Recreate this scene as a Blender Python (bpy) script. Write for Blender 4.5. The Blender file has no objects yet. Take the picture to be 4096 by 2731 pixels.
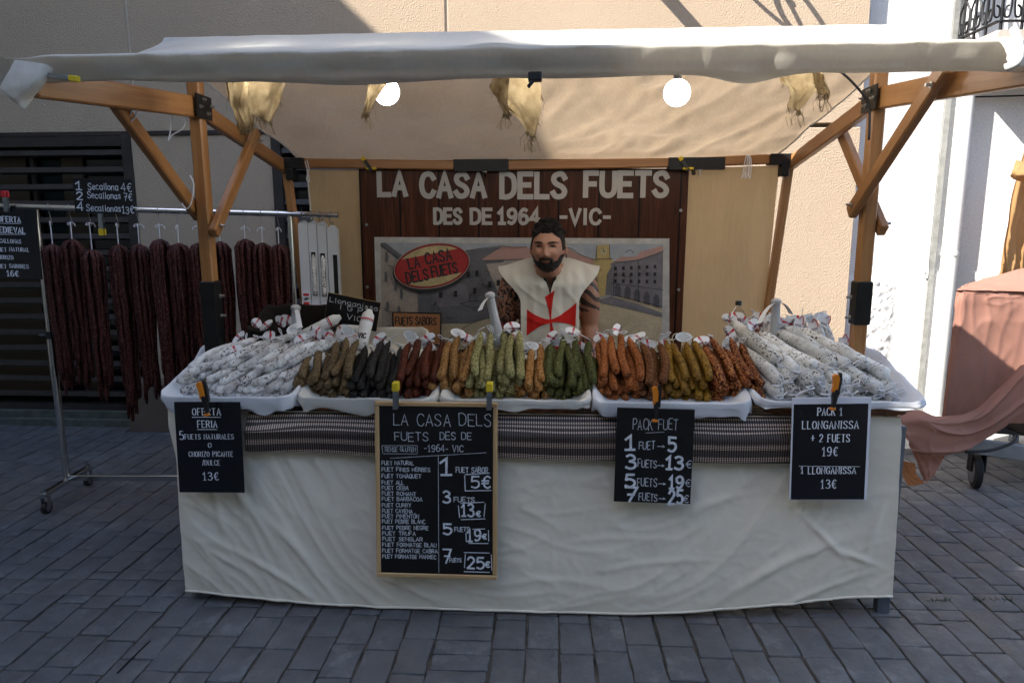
import bpy, bmesh, math, random
from mathutils import Vector, Matrix, noise, Quaternion
SC = bpy.context.scene
COL = SC.collection
R = math.radians
random.seed(7)
rnd = random.uniform
# ------------------------------------------------------------------ camera, sky, sun, exposure
EYE = Vector((0, 0, 1.65)); PITCH = R(9.6); ROLL = R(0.2)
cam_d = bpy.data.cameras.new('camera'); cam = bpy.data.objects.new('camera', cam_d); COL.objects.link(cam)
cam_d.lens = 24; cam_d.sensor_width = 36; cam_d.clip_start = 0.05; cam_d.clip_end = 500
cam.matrix_world = Matrix.Translation(EYE) @ Matrix.Rotation(R(90) - PITCH, 4, 'X') @ Matrix.Rotation(-ROLL, 4, 'Z')
SC.camera = cam
SUN = Vector((-2, -1, 2)).normalized()
world = bpy.data.worlds.new('World'); SC.world = world; world.use_nodes = True
wn = world.node_tree; sky = wn.nodes.new('ShaderNodeTexSky'); sky.sky_type = 'NISHITA'; sky.sun_disc = False
sky.sun_elevation = math.asin(SUN.z); sky.sun_rotation = math.atan2(SUN.x, SUN.y)
bgn = wn.nodes['Background']; bgn.inputs['Strength'].default_value = 0.15
wn.links.new(sky.outputs[0], bgn.inputs['Color'])
sun_d = bpy.data.lights.new('sun', 'SUN'); sun_d.energy = 4.4; sun_d.angle = R(0.53); sun_d.color = (1, .955, .88)
sun = bpy.data.objects.new('sun', sun_d); COL.objects.link(sun)
sun.rotation_euler = (-SUN).to_track_quat('-Z', 'Y').to_euler(); sun.location = (-20, -10, 20)
vs = SC.view_settings; vs.view_transform = 'Standard'; vs.look = 'None'; vs.gamma = 1; vs.exposure = 1.6; vs.use_curve_mapping = False
SC.render.engine = 'CYCLES'; SC.cycles.max_bounces = 6; SC.cycles.diffuse_bounces = 3; SC.cycles.glossy_bounces = 2; SC.cycles.transmission_bounces = 5; SC.cycles.adaptive_threshold = .03; SC.cycles.use_denoising = True; SC.cycles.caustics_reflective = False; SC.cycles.caustics_refractive = False
# ------------------------------------------------------------------ frames of reference
ST = Matrix.Translation((0.075, 3.075, 0)) @ Matrix.Rotation(-math.atan(.051), 4, 'Z')     # the stall: u right, v back, z up
BW = Matrix.Translation((0, 5.42, 0)) @ Matrix.Rotation(-math.atan(.062), 4, 'Z')          # the tan facade
STi, BWi = ST.inverted(), BW.inverted()
F = 2730.67
def ray(px, py):
    x = (px - 2048) / F; y = -(py - 1365.5) / F
    c, s = math.cos(ROLL), math.sin(ROLL); x, y = x * c + y * s, -x * s + y * c
    return Vector((x, math.cos(PITCH) + y * math.sin(PITCH), -math.sin(PITCH) + y * math.cos(PITCH)))
def atv(px, py, v, Mi=STi):           # where the line of sight meets the plane v = const of a frame, in frame coordinates
    o = Mi @ EYE; d = Mi.to_3x3() @ ray(px, py)
    return o + d * ((v - o.y) / d.y)
def atz(px, py, z):
    d = ray(px, py); return EYE + d * ((z - EYE.z) / d.z)
# ------------------------------------------------------------------ mesh building
class MB:
    def __init__(s): s.v = []; s.f = []; s.mi = []
    def add(s, vs, fs, mi=0):
        o = len(s.v); s.v += [tuple(p) for p in vs]; s.f += [tuple(i + o for i in f) for f in fs]; s.mi += [mi] * len(fs); return s
    def box(s, x0, x1, y0, y1, z0, z1, ch=0.0, mi=0):
        return s.beam(((x0 + x1) / 2, y0, (z0 + z1) / 2), ((x0 + x1) / 2, y1, (z0 + z1) / 2), x1 - x0, z1 - z0, ch, mi)
    def beam(s, a, b, w, h, ch=0.004, mi=0, up=(0, 0, 1)):
        a, b = Vector(a), Vector(b); d = (b - a).normalized(); up = Vector(up)
        if abs(d.dot(up)) > .98: up = Vector((0, 1, 0))
        x = d.cross(up).normalized(); z = x.cross(d)
        w, h = w / 2, h / 2
        if ch <= 0:
            ring = [(-w, -h), (w, -h), (w, h), (-w, h)]
            vs = [a + x * p + z * q for p, q in ring] + [b + x * p + z * q for p, q in ring]
            return s.add(vs, [(3, 2, 1, 0), (4, 5, 6, 7), (0, 1, 5, 4), (1, 2, 6, 5), (2, 3, 7, 6), (3, 0, 4, 7)], mi)
        c = min(ch, w * .45, h * .45)
        oc = [(-w + c, -h), (w - c, -h), (w, -h + c), (w, h - c), (w - c, h), (-w + c, h), (-w, h - c), (-w, -h + c)]
        k = 1 - c / max(w, h); ic = [(p * k, q * k) for p, q in oc]
        vs = [a + x * p + z * q for p, q in ic] + [a + d * c + x * p + z * q for p, q in oc] + \
             [b - d * c + x * p + z * q for p, q in oc] + [b + x * p + z * q for p, q in ic]
        fs = [tuple(range(7, -1, -1)), tuple(range(24, 32))]
        for r in range(3):
            for i in range(8):
                j = (i + 1) % 8; fs.append((r * 8 + i, r * 8 + j, r * 8 + 8 + j, r * 8 + 8 + i))
        return s.add(vs, fs, mi)
    def tube(s, pts, r, n=8, cap=True, mi=0, closed=False, flat=1.0):
        pts = [Vector(p) for p in pts]; L = len(pts); rr = r if isinstance(r, (list, tuple)) else [r] * L
        up = Vector((.123, .31, .94)); vs = []; prev = None
        for i, p in enumerate(pts):
            if closed: d = pts[(i + 1) % L] - pts[i - 1]
            else: d = pts[min(i + 1, L - 1)] - pts[max(i - 1, 0)]
            d = d.normalized() if d.length > 1e-9 else Vector((0, 0, 1))
            if prev is None:
                if abs(d.dot(up)) > .95: up = Vector((1, 0, 0))
                x = d.cross(up).normalized()
            else:
                x = prev - d * prev.dot(d); x = x.normalized() if x.length > 1e-6 else d.orthogonal().normalized()
            prev = x; y = d.cross(x)
            for k in range(n):
                t = 2 * math.pi * k / n; vs.append(p + (x * math.cos(t) + y * math.sin(t) * flat) * rr[i])
        fs = []
        for i in range(L if closed else L - 1):
            a = i * n; b = ((i + 1) % L) * n
            for k in range(n): fs.append((a + k, a + (k + 1) % n, b + (k + 1) % n, b + k))
        if cap and not closed: fs += [tuple(range(n - 1, -1, -1)), tuple(range((L - 1) * n, L * n))]
        return s.add(vs, fs, mi)
    def lathe(s, prof, n=24, mi=0, flute=0, axis=None):
        vs = []; 
        for r, z in prof:
            for k in range(n):
                t = 2 * math.pi * k / n; q = r * (1 + flute * math.cos(t * 8))
                vs.append((q * math.cos(t), q * math.sin(t), z))
        if axis: vs = [axis @ Vector(p) for p in vs]
        fs = [(i * n + k, i * n + (k + 1) % n, (i + 1) * n + (k + 1) % n, (i + 1) * n + k) for i in range(len(prof) - 1) for k in range(n)]
        fs += [tuple(range(n - 1, -1, -1)), tuple(range((len(prof) - 1) * n, len(prof) * n))]
        return s.add(vs, fs, mi)
    def grid(s, fn, nu, nv, mi=0, closed=False):
        vs = [fn(i / nu, j / nv) for j in range(nv + 1) for i in range(nu + (0 if closed else 1))]
        w = nu if closed else nu + 1
        fs = [(j * w + i, j * w + (i + 1) % w, (j + 1) * w + (i + 1) % w, (j + 1) * w + i) for j in range(nv) for i in range(nu)]
        return s.add(vs, fs, mi)
    def poly(s, pts, y=0.0, th=0.0, mi=0):         # a flat outline in x, z; with thickness when th > 0
        n = len(pts); vs = [(p[0], y, p[1]) for p in pts]
        if th <= 0: return s.add(vs, [tuple(range(n))], mi)
        vs += [(p[0], y + th, p[1]) for p in pts]
        return s.add(vs, [tuple(range(n)), tuple(range(2 * n - 1, n - 1, -1))] + [(i, i + n, (i + 1) % n + n, (i + 1) % n) for i in range(n)], mi)
    def ball(s, c, r, n=12, mi=0, rot=None):
        r = r if isinstance(r, (list, tuple)) else (r, r, r); vs = []; m = n // 2 + 1
        for j in range(1, m):
            for k in range(n):
                t = 2 * math.pi * k / n; p = math.pi * j / m
                q = Vector((r[0] * math.sin(p) * math.cos(t), r[1] * math.sin(p) * math.sin(t), r[2] * math.cos(p)))
                vs.append((rot @ q if rot else q) + Vector(c))
        for z in (r[2], -r[2]):
            q = Vector((0, 0, z)); vs.append((rot @ q if rot else q) + Vector(c))
        a, b = len(vs) - 2, len(vs) - 1
        fs = [(j * n + k, (j + 1) * n + k, (j + 1) * n + (k + 1) % n, j * n + (k + 1) % n) for j in range(m - 2) for k in range(n)]
        fs += [(a, k, (k + 1) % n) for k in range(n)] + [(b, (m - 2) * n + (k + 1) % n, (m - 2) * n + k) for k in range(n)]
        return s.add(vs, fs, mi)
    def mesh(s, name, mats, smooth=None):
        me = bpy.data.meshes.new(name); me.from_pydata(s.v, [], s.f)
        for m in (mats if isinstance(mats, (list, tuple)) else [mats]): me.materials.append(m)
        if any(s.mi): me.polygons.foreach_set('material_index', s.mi)
        if smooth:
            me.polygons.foreach_set('use_smooth', [True] * len(me.polygons))
            if smooth is not True:
                try: me.set_sharp_from_angle(angle=R(smooth))
                except Exception: pass
        me.update(); return me
    def build(s, name, mats, parent=None, smooth=None, mat=None):
        return link(name, s.mesh(name, mats, smooth), parent, mat)
def link(name, me, parent=None, mat=None):
    o = bpy.data.objects.new(name, me); COL.objects.link(o)
    if parent: o.parent = parent
    if mat is not None: o.matrix_local = mat
    return o
def tag(o, label=None, cat=None, group=None, kind=None):
    if label: o['label'] = label
    if cat: o['category'] = cat
    if group: o['group'] = group
    if kind: o['kind'] = kind
    return o
def thing(name, label, cat, mat=None, group=None):
    o = bpy.data.objects.new(name, None); COL.objects.link(o); o.empty_display_size = .05
    if mat is not None: o.matrix_world = mat
    return tag(o, label, cat, group)
T = Matrix.Translation
def RX(a): return Matrix.Rotation(R(a), 4, 'X')
def RY(a): return Matrix.Rotation(R(a), 4, 'Y')
def RZ(a): return Matrix.Rotation(R(a), 4, 'Z')
def aim(a, b, up=(0, 0, 1)):      # +X from a to b
    a, b = Vector(a), Vector(b); x = (b - a).normalized(); z = Vector(up); z = (z - x * z.dot(x)).normalized(); y = z.cross(x)
    return Matrix(((x.x, y.x, z.x, a.x), (x.y, y.y, z.y, a.y), (x.z, y.z, z.z, a.z), (0, 0, 0, 1)))
def nz(x, y=0, z=0): return noise.noise(Vector((x, y, z)))
def sm(a, b, x):
    t = min(1, max(0, (x - a) / (b - a))); return t * t * (3 - 2 * t)
def lerp(a, b, t): return a + (b - a) * t
def spline(pts, n=6, closed=False):
    P = [Vector(p) for p in pts]; L = len(P); out = []
    for i in range(L if closed else L - 1):
        g = (lambda k: P[k % L]) if closed else (lambda k: P[min(max(k, 0), L - 1)])
        a, b, c, d = g(i - 1), g(i), g(i + 1), g(i + 2)
        for k in range(n):
            t = k / n; out.append(.5 * ((2 * b) + (c - a) * t + (2 * a - 5 * b + 4 * c - d) * t * t + (3 * b - a - 3 * c + d) * t ** 3))
    if not closed: out.append(P[-1])
    return out
def samp(c, t):
    q = t * (len(c) - 1); i = min(int(q), len(c) - 2); return c[i].lerp(c[i + 1], q - i)
# ------------------------------------------------------------------ materials
def mk(name):
    m = bpy.data.materials.new(name); m.use_nodes = True; nt = m.node_tree; return m, nt, nt.nodes['Principled BSDF']
def nd(nt, typ, ins=None, **props):
    n = nt.nodes.new('ShaderNode' + typ)
    for k, v in props.items(): setattr(n, k, v)
    for k, v in (ins or {}).items():
        if isinstance(v, bpy.types.NodeSocket): nt.links.new(v, n.inputs[k])
        else: n.inputs[k].default_value = v
    return n
def c4(c): return (c[0], c[1], c[2], 1)
def ramp(nt, fac, stops, mode='LINEAR'):
    n = nt.nodes.new('ShaderNodeValToRGB'); n.color_ramp.interpolation = mode; e = n.color_ramp.elements
    while len(e) < len(stops): e.new(.5)
    for q, (p, c) in zip(e, stops): q.position = p; q.color = c4(c) if not isinstance(c, (int, float)) else (c, c, c, 1)
    nt.links.new(fac, n.inputs[0]); return n.outputs[0]
def mixc(nt, fac, a, b, blend='MIX'):
    n = nt.nodes.new('ShaderNodeMix'); n.data_type = 'RGBA'; n.blend_type = blend
    for k, v in ((0, fac), (6, a), (7, b)):
        if isinstance(v, bpy.types.NodeSocket): nt.links.new(v, n.inputs[k])
        else: n.inputs[k].default_value = c4(v) if isinstance(v, (tuple, list)) else v
    return n.outputs[2]
def maths(nt, op, a, b=None, c=None, clamp=False):
    n = nt.nodes.new('ShaderNodeMath'); n.operation = op; n.use_clamp = clamp
    for i, v in enumerate((a, b, c)):
        if v is None: continue
        if isinstance(v, bpy.types.NodeSocket): nt.links.new(v, n.inputs[i])
        else: n.inputs[i].default_value = v
    return n.outputs[0]
def coords(nt, kind='Object', scale=(1, 1, 1), shift=False):
    tc = nt.nodes.new('ShaderNodeTexCoord'); s = tc.outputs[kind]
    if shift:
        oi = nt.nodes.new('ShaderNodeObjectInfo'); v = nd(nt, 'VectorMath', {0: s}, operation='ADD'); 
        k = maths(nt, 'MULTIPLY', oi.outputs['Random'], 37.0); nt.links.new(k, v.inputs[1]); s = v.outputs[0]
    if scale != (1, 1, 1): s = nd(nt, 'Mapping', {'Vector': s, 'Scale': scale}).outputs[0]
    return s
def tnoise(nt, vec, scale, detail=4, rough=.55, dist=0): return nd(nt, 'TexNoise', {'Vector': vec, 'Scale': scale, 'Detail': detail, 'Roughness': rough, 'Distortion': dist}).outputs[0]
def bump(nt, bs, h, strength=.4, dist=.01, prev=None):
    b = nd(nt, 'Bump', {'Height': h, 'Strength': strength, 'Distance': dist})
    if prev: nt.links.new(prev, b.inputs['Normal'])
    nt.links.new(b.outputs[0], bs.inputs['Normal']); return b.outputs[0]
def simple(name, col, rough=.7, metal=0, var=0.0, vs=8, bs=0, bstr=.2, spec=None, col2=None, shift=False):
    m, nt, b = mk(name); b.inputs['Roughness'].default_value = rough; b.inputs['Metallic'].default_value = metal
    b.inputs['Base Color'].default_value = c4(col)
    if spec is not None: b.inputs['Specular IOR Level'].default_value = spec
    if var or col2:
        v = coords(nt, shift=shift); n = tnoise(nt, v, vs, 5)
        c2 = col2 or tuple(x * (1 - var) for x in col)
        nt.links.new(ramp(nt, n, [(.35, c2), (.65, col)]), b.inputs['Base Color'])
    if bs:
        v = coords(nt, shift=shift); bump(nt, b, tnoise(nt, v, bs, 3), bstr, .01)
    return m
def canvas_mat(name, col, trans=.35, weave=420, dirt=None, streak=0):
    m, nt, b = mk(name); b.inputs['Roughness'].default_value = .9; b.inputs['Specular IOR Level'].default_value = .15
    v = coords(nt); n = tnoise(nt, v, 2.2, 5); d = dirt or tuple(x * .82 for x in col)
    c = ramp(nt, n, [(.3, d), (.62, col)])
    if streak:
        n2 = tnoise(nt, coords(nt, scale=(60, 14, 14) if 'roof' in name else (26, 26, 2.5)), 3, 5, .7); c = mixc(nt, streak, c, ramp(nt, n2, [(.35, tuple(x * .55 for x in col)), (.65, tuple(min(1, x * 1.15) for x in col))]), 'MIX')
    nt.links.new(c, b.inputs['Base Color'])
    w = tnoise(nt, coords(nt, scale=(1, 1, 1)), weave, 2)
    bump(nt, b, w, .3, .002)
    if trans:
        tr = nd(nt, 'BsdfTranslucent', {'Color': c}); mx = nd(nt, 'MixShader', {0: trans, 1: b.outputs[0], 2: tr.outputs[0]})
        nt.links.new(mx.outputs[0], nt.nodes['Material Output'].inputs[0])
    return m
def wood_mat(name, col, dark, scale=1.0, rough=.5, axis='Y', shift=True):
    m, nt, b = mk(name); b.inputs['Roughness'].default_value = rough
    sc = {'Y': (28, 1.6, 28), 'X': (1.6, 28, 28), 'Z': (28, 28, 1.6)}[axis]
    v = coords(nt, scale=tuple(x * scale for x in sc), shift=shift); n = tnoise(nt, v, 1.3, 6, .6, .8)
    n2 = tnoise(nt, coords(nt, shift=shift), 3, 3)
    c = ramp(nt, n, [(.3, dark), (.5, tuple(lerp(p, q, .6) for p, q in zip(dark, col))), (.72, col)])
    nt.links.new(mixc(nt, maths(nt, 'MULTIPLY', n2, .45), c, dark), b.inputs['Base Color']); bump(nt, b, n, .15, .003); return m
# ------------------------------------------------------------------ pavement
def stone_mat():
    m, nt, b = mk('paver_stone'); oi = nt.nodes.new('ShaderNodeObjectInfo')
    v = coords(nt, shift=True); w = nd(nt, 'NewGeometry').outputs['Position']
    n = tnoise(nt, v, 9, 6, .65); big = tnoise(nt, w, 1.1, 4)
    c = ramp(nt, n, [(.3, (.080, .082, .088)), (.6, (.130, .131, .137)), (.8, (.175, .174, .174))])
    c = mixc(nt, maths(nt, 'MULTIPLY', oi.outputs['Random'], .55), c, (.118, .114, .116))
    sp = ramp(nt, tnoise(nt, w, 130, 2), [(.66, 0), (.76, 1)]); c = mixc(nt, maths(nt, 'MULTIPLY', sp, .5), c, (.34, .34, .35))
    st = ramp(nt, tnoise(nt, w, 5.5, 5, .72), [(.56, 0), (.68, 1)]); c = mixc(nt, maths(nt, 'MULTIPLY', st, .55), c, (.23, .23, .235))
    du = ramp(nt, tnoise(nt, w, 1.7, 4, .7), [(.5, 0), (.75, 1)]); c = mixc(nt, maths(nt, 'MULTIPLY', du, .55), c, (.17, .145, .115))
    dk = ramp(nt, big, [(.3, .78), (.6, 1.0)]); c = mixc(nt, 1.0, c, dk, 'MULTIPLY')
    nt.links.new(c, b.inputs['Base Color']); b.inputs['Roughness'].default_value = .68; b.inputs['Specular IOR Level'].default_value = .35
    bump(nt, b, tnoise(nt, w, 42, 4, .75), .6, .008); return m
PAVER = stone_mat()
SAND = simple('joint_sand', (.115, .096, .076), .95, var=.75, vs=9, bs=160, bstr=.6)
g = MB().add([(-60, -60, -.0075), (60, -60, -.0075), (60, 40, -.0075), (-60, 40, -.0075)], [(0, 1, 2, 3)])
ground = tag(g.build('ground', SAND), kind='structure')
def paver_bm(w, l, seed):
    rr = random.Random(seed); j = lambda a: rr.uniform(-a, a)
    base = []
    for cx, cy in ((-1, -1), (1, -1), (1, 1), (-1, 1)):
        x, y = cx * w / 2, cy * l / 2; q = rr.uniform(.003, .007)
        p1, p2 = (x - cx * q, y), (x, y - cy * q)
        base += [p1, p2] if cx * cy < 0 else [p2, p1]
    out = []
    for i, p in enumerate(base):
        n = base[(i + 1) % 8]; out.append((p[0] + j(.002), p[1] + j(.002)))
        if i % 2 == 1:
            m = 4 if abs(n[1] - p[1]) > abs(n[0] - p[0]) else 3
            for q in range(1, m): out.append((p[0] + (n[0] - p[0]) * q / m + j(.0032), p[1] + (n[1] - p[1]) * q / m + j(.0032)))
    k = len(out); ins = [(p[0] * (1 - .007 / w), p[1] * (1 - .007 / l)) for p in out]
    mid = [(p[0] * .985, p[1] * .99) for p in out]
    v = [(p[0], p[1], -.03) for p in out] + [(p[0], p[1], -.006) for p in out] + [(p[0], p[1], -.0015 + j(.0008)) for p in mid] + [(p[0], p[1], .0004 + j(.0006)) for p in ins] + [(0, 0, .001)]
    f = [(r * k + i, r * k + (i + 1) % k, (r + 1) * k + (i + 1) % k, (r + 1) * k + i) for r in range(3) for i in range(k)] + [(3 * k + i, 3 * k + (i + 1) % k, 4 * k) for i in range(k)]
    return v, f
PVS = {}
def pv(w, l, s):
    key = (round(w, 3), round(l, 3), s)
    if key not in PVS:
        v, f = paver_bm(w, l, s + 11); PVS[key] = (v, f, MB().add(v, f).mesh('paver', PAVER, 35))
    return PVS[key]
pav = []
GY = R(-2.2)      # the courses run a little askew to the view
PW, PL = .134, .222
def put_pavers():
    xs = []; x = -6.6; strip = False
    while x < 6.2:
        if -.33 <= x < -.19 and not strip: xs.append((x, .226, 'strip')); x += .234; strip = True
        else: xs.append((x, PW - .006, 'run')); x += PW
    rr = random.Random(3)
    for (x, w, kind) in xs:
        off = rr.choice((.0, .5, .33, .66)) * PL + rr.uniform(-.015, .015)
        segs = []
        for (y0, y1) in ((.9, 2.80), (2.945, 5.9)):
            y = y1 + (off if y0 < 2 else -off)
            if kind == 'strip' and y0 < 2:
                y = 2.80
                while y > y0: segs.append((y - .0475, .090)); y -= .095
                continue
            if y0 < 2:
                y = 2.80 - off
                if off > .05: segs.append((2.80 - off / 2, off - .006))
                while y > y0:
                    l = PL * rr.uniform(.93, 1.05); segs.append((y - l / 2, l - .006)); y -= l
            else:
                y = 2.945 + off
                if off > .05: segs.append((2.945 + off / 2, off - .006))
                while y < y1:
                    l = PL * rr.uniform(.93, 1.05); segs.append((y + l / 2, l - .006)); y += l
        segs.append((2.8725, .138))
        for (yc, l) in segs:
            lq = round(l / .006) * .006
            pav.append((x + w / 2 + rr.uniform(-.003, .003) + .010 * nz(yc * .8, x * .3), yc, w - .001 * rr.randrange(3), lq, rr.randrange(5), rr.uniform(-.6, .6), rr.uniform(-.25, .25), rr.uniform(-.25, .25), rr.uniform(-.0015, .0015)))
put_pavers()
GM = T((0, 2.8, 0)) @ Matrix.Rotation(GY, 4, 'Z') @ T((0, -2.8, 0))
def seen_size(p):
    w = GM @ Vector((p[0], p[1], 0)); d = w - EYE
    f = Vector((0, math.cos(PITCH), -math.sin(PITCH))); u = Vector((0, math.sin(PITCH), math.cos(PITCH)))
    z = d.dot(f)
    if z < .5: return 0
    sx, sy = d.x / z, d.dot(u) / z
    if abs(sx) > .77 or sy < -.52 or sy > .5: return 0
    q = STi @ w
    if abs(q.x) < 1.50 and q.y > -.30: return 0
    if w.y > 5.5: return 0
    return p[2] * p[3] * (1.65 / d.length) / (z * z)
order = sorted(range(len(pav)), key=lambda i: -seen_size(pav[i])); near = set(order[:300]); rest = MB()
for i, p in enumerate(pav):
    mt = GM @ T((p[0], p[1], p[8])) @ RZ(p[5]) @ RX(p[6]) @ RY(p[7]); vv, ff, me = pv(p[2], p[3], p[4])
    if i in near and seen_size(p) > 0: link('paver', me, ground, mt)
    else: rest.add([mt @ Vector(q) for q in vv], ff)
tag(rest.build('pavers_beyond', PAVER, ground, 35), kind='stuff')
# ------------------------------------------------------------------ tan building behind
def stucco(name, c1, c2, sc=170, st=.55):
    m, nt, b = mk(name); w = nd(nt, 'NewGeometry').outputs['Position']; b.inputs['Roughness'].default_value = .92; b.inputs['Specular IOR Level'].default_value = .15
    n = tnoise(nt, w, .9, 6, .6); c = ramp(nt, n, [(.3, c2), (.7, c1)])
    gr = ramp(nt, tnoise(nt, w, sc, 3, .6), [(.35, .86), (.6, 1)]); c = mixc(nt, 1.0, c, gr, 'MULTIPLY')
    nt.links.new(c, b.inputs['Base Color']); h = nd(nt, 'TexVoronoi', {'Vector': w, 'Scale': sc * .8}, feature='SMOOTH_F1').outputs[0]
    bump(nt, b, h, st, .009); return m
TAN = stucco('tan_stucco', (.52, .405, .295), (.48, .37, .265))
JOINT = simple('pale_joint', (.62, .52, .40), .9)
DBROWN = simple('brown_metal', (.045, .036, .034), .42, .15, var=.3, vs=12)
GLASSD = simple('dark_glass', (.012, .012, .014), .08)
bld = thing('tan_building', 'tan stucco building with brown louvred windows behind the stall', 'building', BW)
def bx(px, py, v=0): return atv(px, py, v, BWi)
def wall_panel(x0, x1, z0, z1, y=0.0): return MB().box(x0, x1, y, y + .25, z0, z1, .004).build('wall_panel', TAN, bld)
xa = -7.0; xj1 = bx(508, 100).x; xj2 = bx(1785, 80).x; xe = 2.60
w1r = bx(545, 800).x; w2l = bx(1098, 800).x; w2r = .9; zl = bx(300, 545).z
g_ = .012
for x0, x1 in ((xa, xj1 - g_), (xj1 + g_, xj2 - g_), (xj2 + g_, xe)): wall_panel(x0, x1, zl + .03, 7.2)
wall_panel(w1r, w2l, .06, zl - .002); wall_panel(w2r, xe, .06, zl - .002)
for xj in (xj1, xj2): MB().box(xj - g_, xj + g_, .012, .2, zl + .03, 7.2).build('joint_strip', JOINT, bld)
MB().box(xa, w2r + .01, -.012, .14, zl - .001, zl + .029, .004).build('lintel_flashing', DBROWN, bld)
CURB = simple('mossy_concrete', (.115, .125, .105), .95, var=.4, vs=14, bs=60, bstr=.5)
MB().box(xa, xe - .002, -.10, .20, -.02, .058, .008).build('base_kerb', CURB, bld)
MB().box(xa, w2r, .20, .26, .0, zl).build('window_backing', simple('dark_room', (.02, .018, .017), .9), bld)
for (x0, x1, nm) in ((xa, w1r, 0), (w2l, w2r, 1)):
    win = thing('x', None, None); win.name = 'louvred_window'; win.parent = bld
    fr = MB(); 
    fr.box(x1 - .075, x1 - .001, -.015, .09, .12, zl - .003, .004).box(x0 + .001, x0 + .075, -.015, .09, .12, zl - .003, .004)
    fr.box(x0 + .076, x1 - .076, -.013, .088, zl - .080, zl - .004, .004).box(x0 + .076, x1 - .076, -.013, .088, .12, .17, .004)
    fr.build('window_frame', DBROWN, win)
    MB().box(x0 + .002, x1 - .002, -.05, .10, .06, .119, .006).build('window_sill', CURB, win)
    MB().add([(x0 + .08, .16, .17), (x1 - .08, .16, .17), (x1 - .08, .16, zl - .08), (x0 + .08, .16, zl - .08)], [(0, 1, 2, 3)]).build('pane', GLASSD, win)
    rb = simple('room_blind%d' % nm, (.10, .075, .05), .8)
    if nm == 0:
        for a, b_ in ((bx(0, 800).x - .5, bx(70, 800).x), (bx(215, 800).x, bx(300, 800).x)):
            MB().box(a, b_, .13, .15, .2, zl - .1).build('curtain', rb, win)
        MB().box(bx(95, 800).x, bx(112, 800).x, .11, .14, .18, zl - .09).build('mullion', DBROWN, win)
    z = .26
    sl = MB().box(x0 + .077, x1 - .077, .0, .055, -.021, .021, .004).mesh('slat', DBROWN)
    while z < zl - .12:
        link('slat', sl, win, T((0, 0, z)) @ RX(-14)); z += .132
# iron lamp bracket high on the facade: its shadow falls on the plaster
IRON = simple('black_iron', (.02, .02, .022), .5, .6)
lampb = thing('wall_lantern', 'black iron wall lantern bracket high on the tan facade', 'lantern', BW)
ax, az = bx(2750, 70).x - .5, bx(2750, 70).z + .5
MB().tube([(ax, 0, az), (ax, -.62, az)], .045).build('arm', IRON, lampb)
lx, lz = bx(2990, -190).x, bx(2990, -190).z
MB().tube(spline([(lx, 0, lz), (lx, -.16, lz + .12), (lx + .02, -.34, lz + .04), (lx + .03, -.30, lz - .16), (lx + .02, -.16, lz - .18), (lx + .01, -.12, lz - .06), (lx, -.2, lz)], 8), .016).build('scroll', IRON, lampb)
MB().tube(spline([(lx - .1, 0, lz + .05), (lx - .1, -.2, lz + .1), (lx - .08, -.3, lz - .05), (lx - .09, -.15, lz - .14), (lx - .1, 0, lz - .16)], 8), .013).build('scroll', IRON, lampb)
# ------------------------------------------------------------------ white building on the right
WHT = stucco('white_stucco', (.82, .81, .79), (.78, .77, .75), 90, .25)
ROUGHW = stucco('rough_white_plaster', (.82, .81, .79), (.76, .75, .73), 40, .5)
PIPE = simple('white_pipe_paint', (.78, .78, .77), .45, var=.06, vs=6)
GREYC = simple('grey_conduit', (.30, .30, .28), .8, var=.3, vs=20)
wb = thing('white_building', 'whitewashed building with white downpipe right of the stall', 'building', BW)
wy = .10
def wx(px, py): return bx(px, py, wy)
zr = wx(3420, 1240).z; xr = wx(3545, 1400).x
MB().box(xe + .002, 7, wy, wy + .3, zr + .3, 7.4).build('wall', WHT, wb)
MB().box(xr + .05, 7, wy - .012, wy + .28, -.02, zr + .299).build('wall_base', WHT, wb)
MB().grid(lambda a, b: (lerp(xe + .003, xr + .049, a), wy - .0125 - (.014 + .014 * nz(a * 9, b * 22) + .009 * nz(a * 30, b * 70)) * sm(0, .06, 1 - b) * sm(0, .2, 1 - a), lerp(-.02, zr + .298, b)), 40, 90).build('rough_plaster', ROUGHW, wb, True)
pxl = wx(3775, 1000)
pp = thing('x', None, None); pp.name = 'downpipe'; pp.parent = wb
MB().tube([(pxl.x, wy - .09, .02), (pxl.x, wy - .09, 7)], .056, 16).build('pipe', PIPE, pp, 40)
for py in (270, 1020, 1660):
    z = wx(3775, py).z; MB().tube([(pxl.x, wy - .09, z), (pxl.x, wy - .09, z + .028)], .061, 16).box(pxl.x - .02, pxl.x + .02, wy - .05, wy, z, z + .02).build('pipe_collar', PIPE, pp, 40)
cx2 = wx(3727, 1000).x
MB().box(cx2 - .020, cx2 + .020, wy - .030, wy - .013, .0, 7).build('conduit', GREYC, wb)
MB().tube(spline([(cx2 - .05, wy - .03, 7), (cx2 - .05, wy - .03, 2.6), (cx2 - .045, wy - .03, 1.5), (cx2 - .06, wy - .03, 1.3), (cx2 - .03, wy - .03, 1.25), (cx2 - .04, wy - .03, 1.45)], 6), .006, 6).build('cable', PIPE, wb)
MB().box(xe + .01, 7, wy - .55, wy - .02, -.02, .035, .01).build('sill_step', simple('pale_step_concrete', (.42, .41, .39), .9, var=.2, vs=9, bs=40), wb)
b0 = wx(3950, 0)
MB().tube([(pxl.x + .06, wy - .05, wx(3800, 395).z), (7, wy - .05, wx(3800, 395).z + .05)], .006, 6).build('wall_cable', IRON, wb)
bal = thing('x', None, None); bal.name = 'balcony'; bal.parent = wb
q0 = bx(3985, 118, -.42); zb = q0.z
STONE = simple('balcony_stone', (.50, .43, .36), .9, var=.2, vs=6, bs=30)
MB().box(q0.x, 7, -.42, wy, zb - .09, zb - .004, .015).build('slab', STONE, bal)
rl = MB(); 
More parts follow.
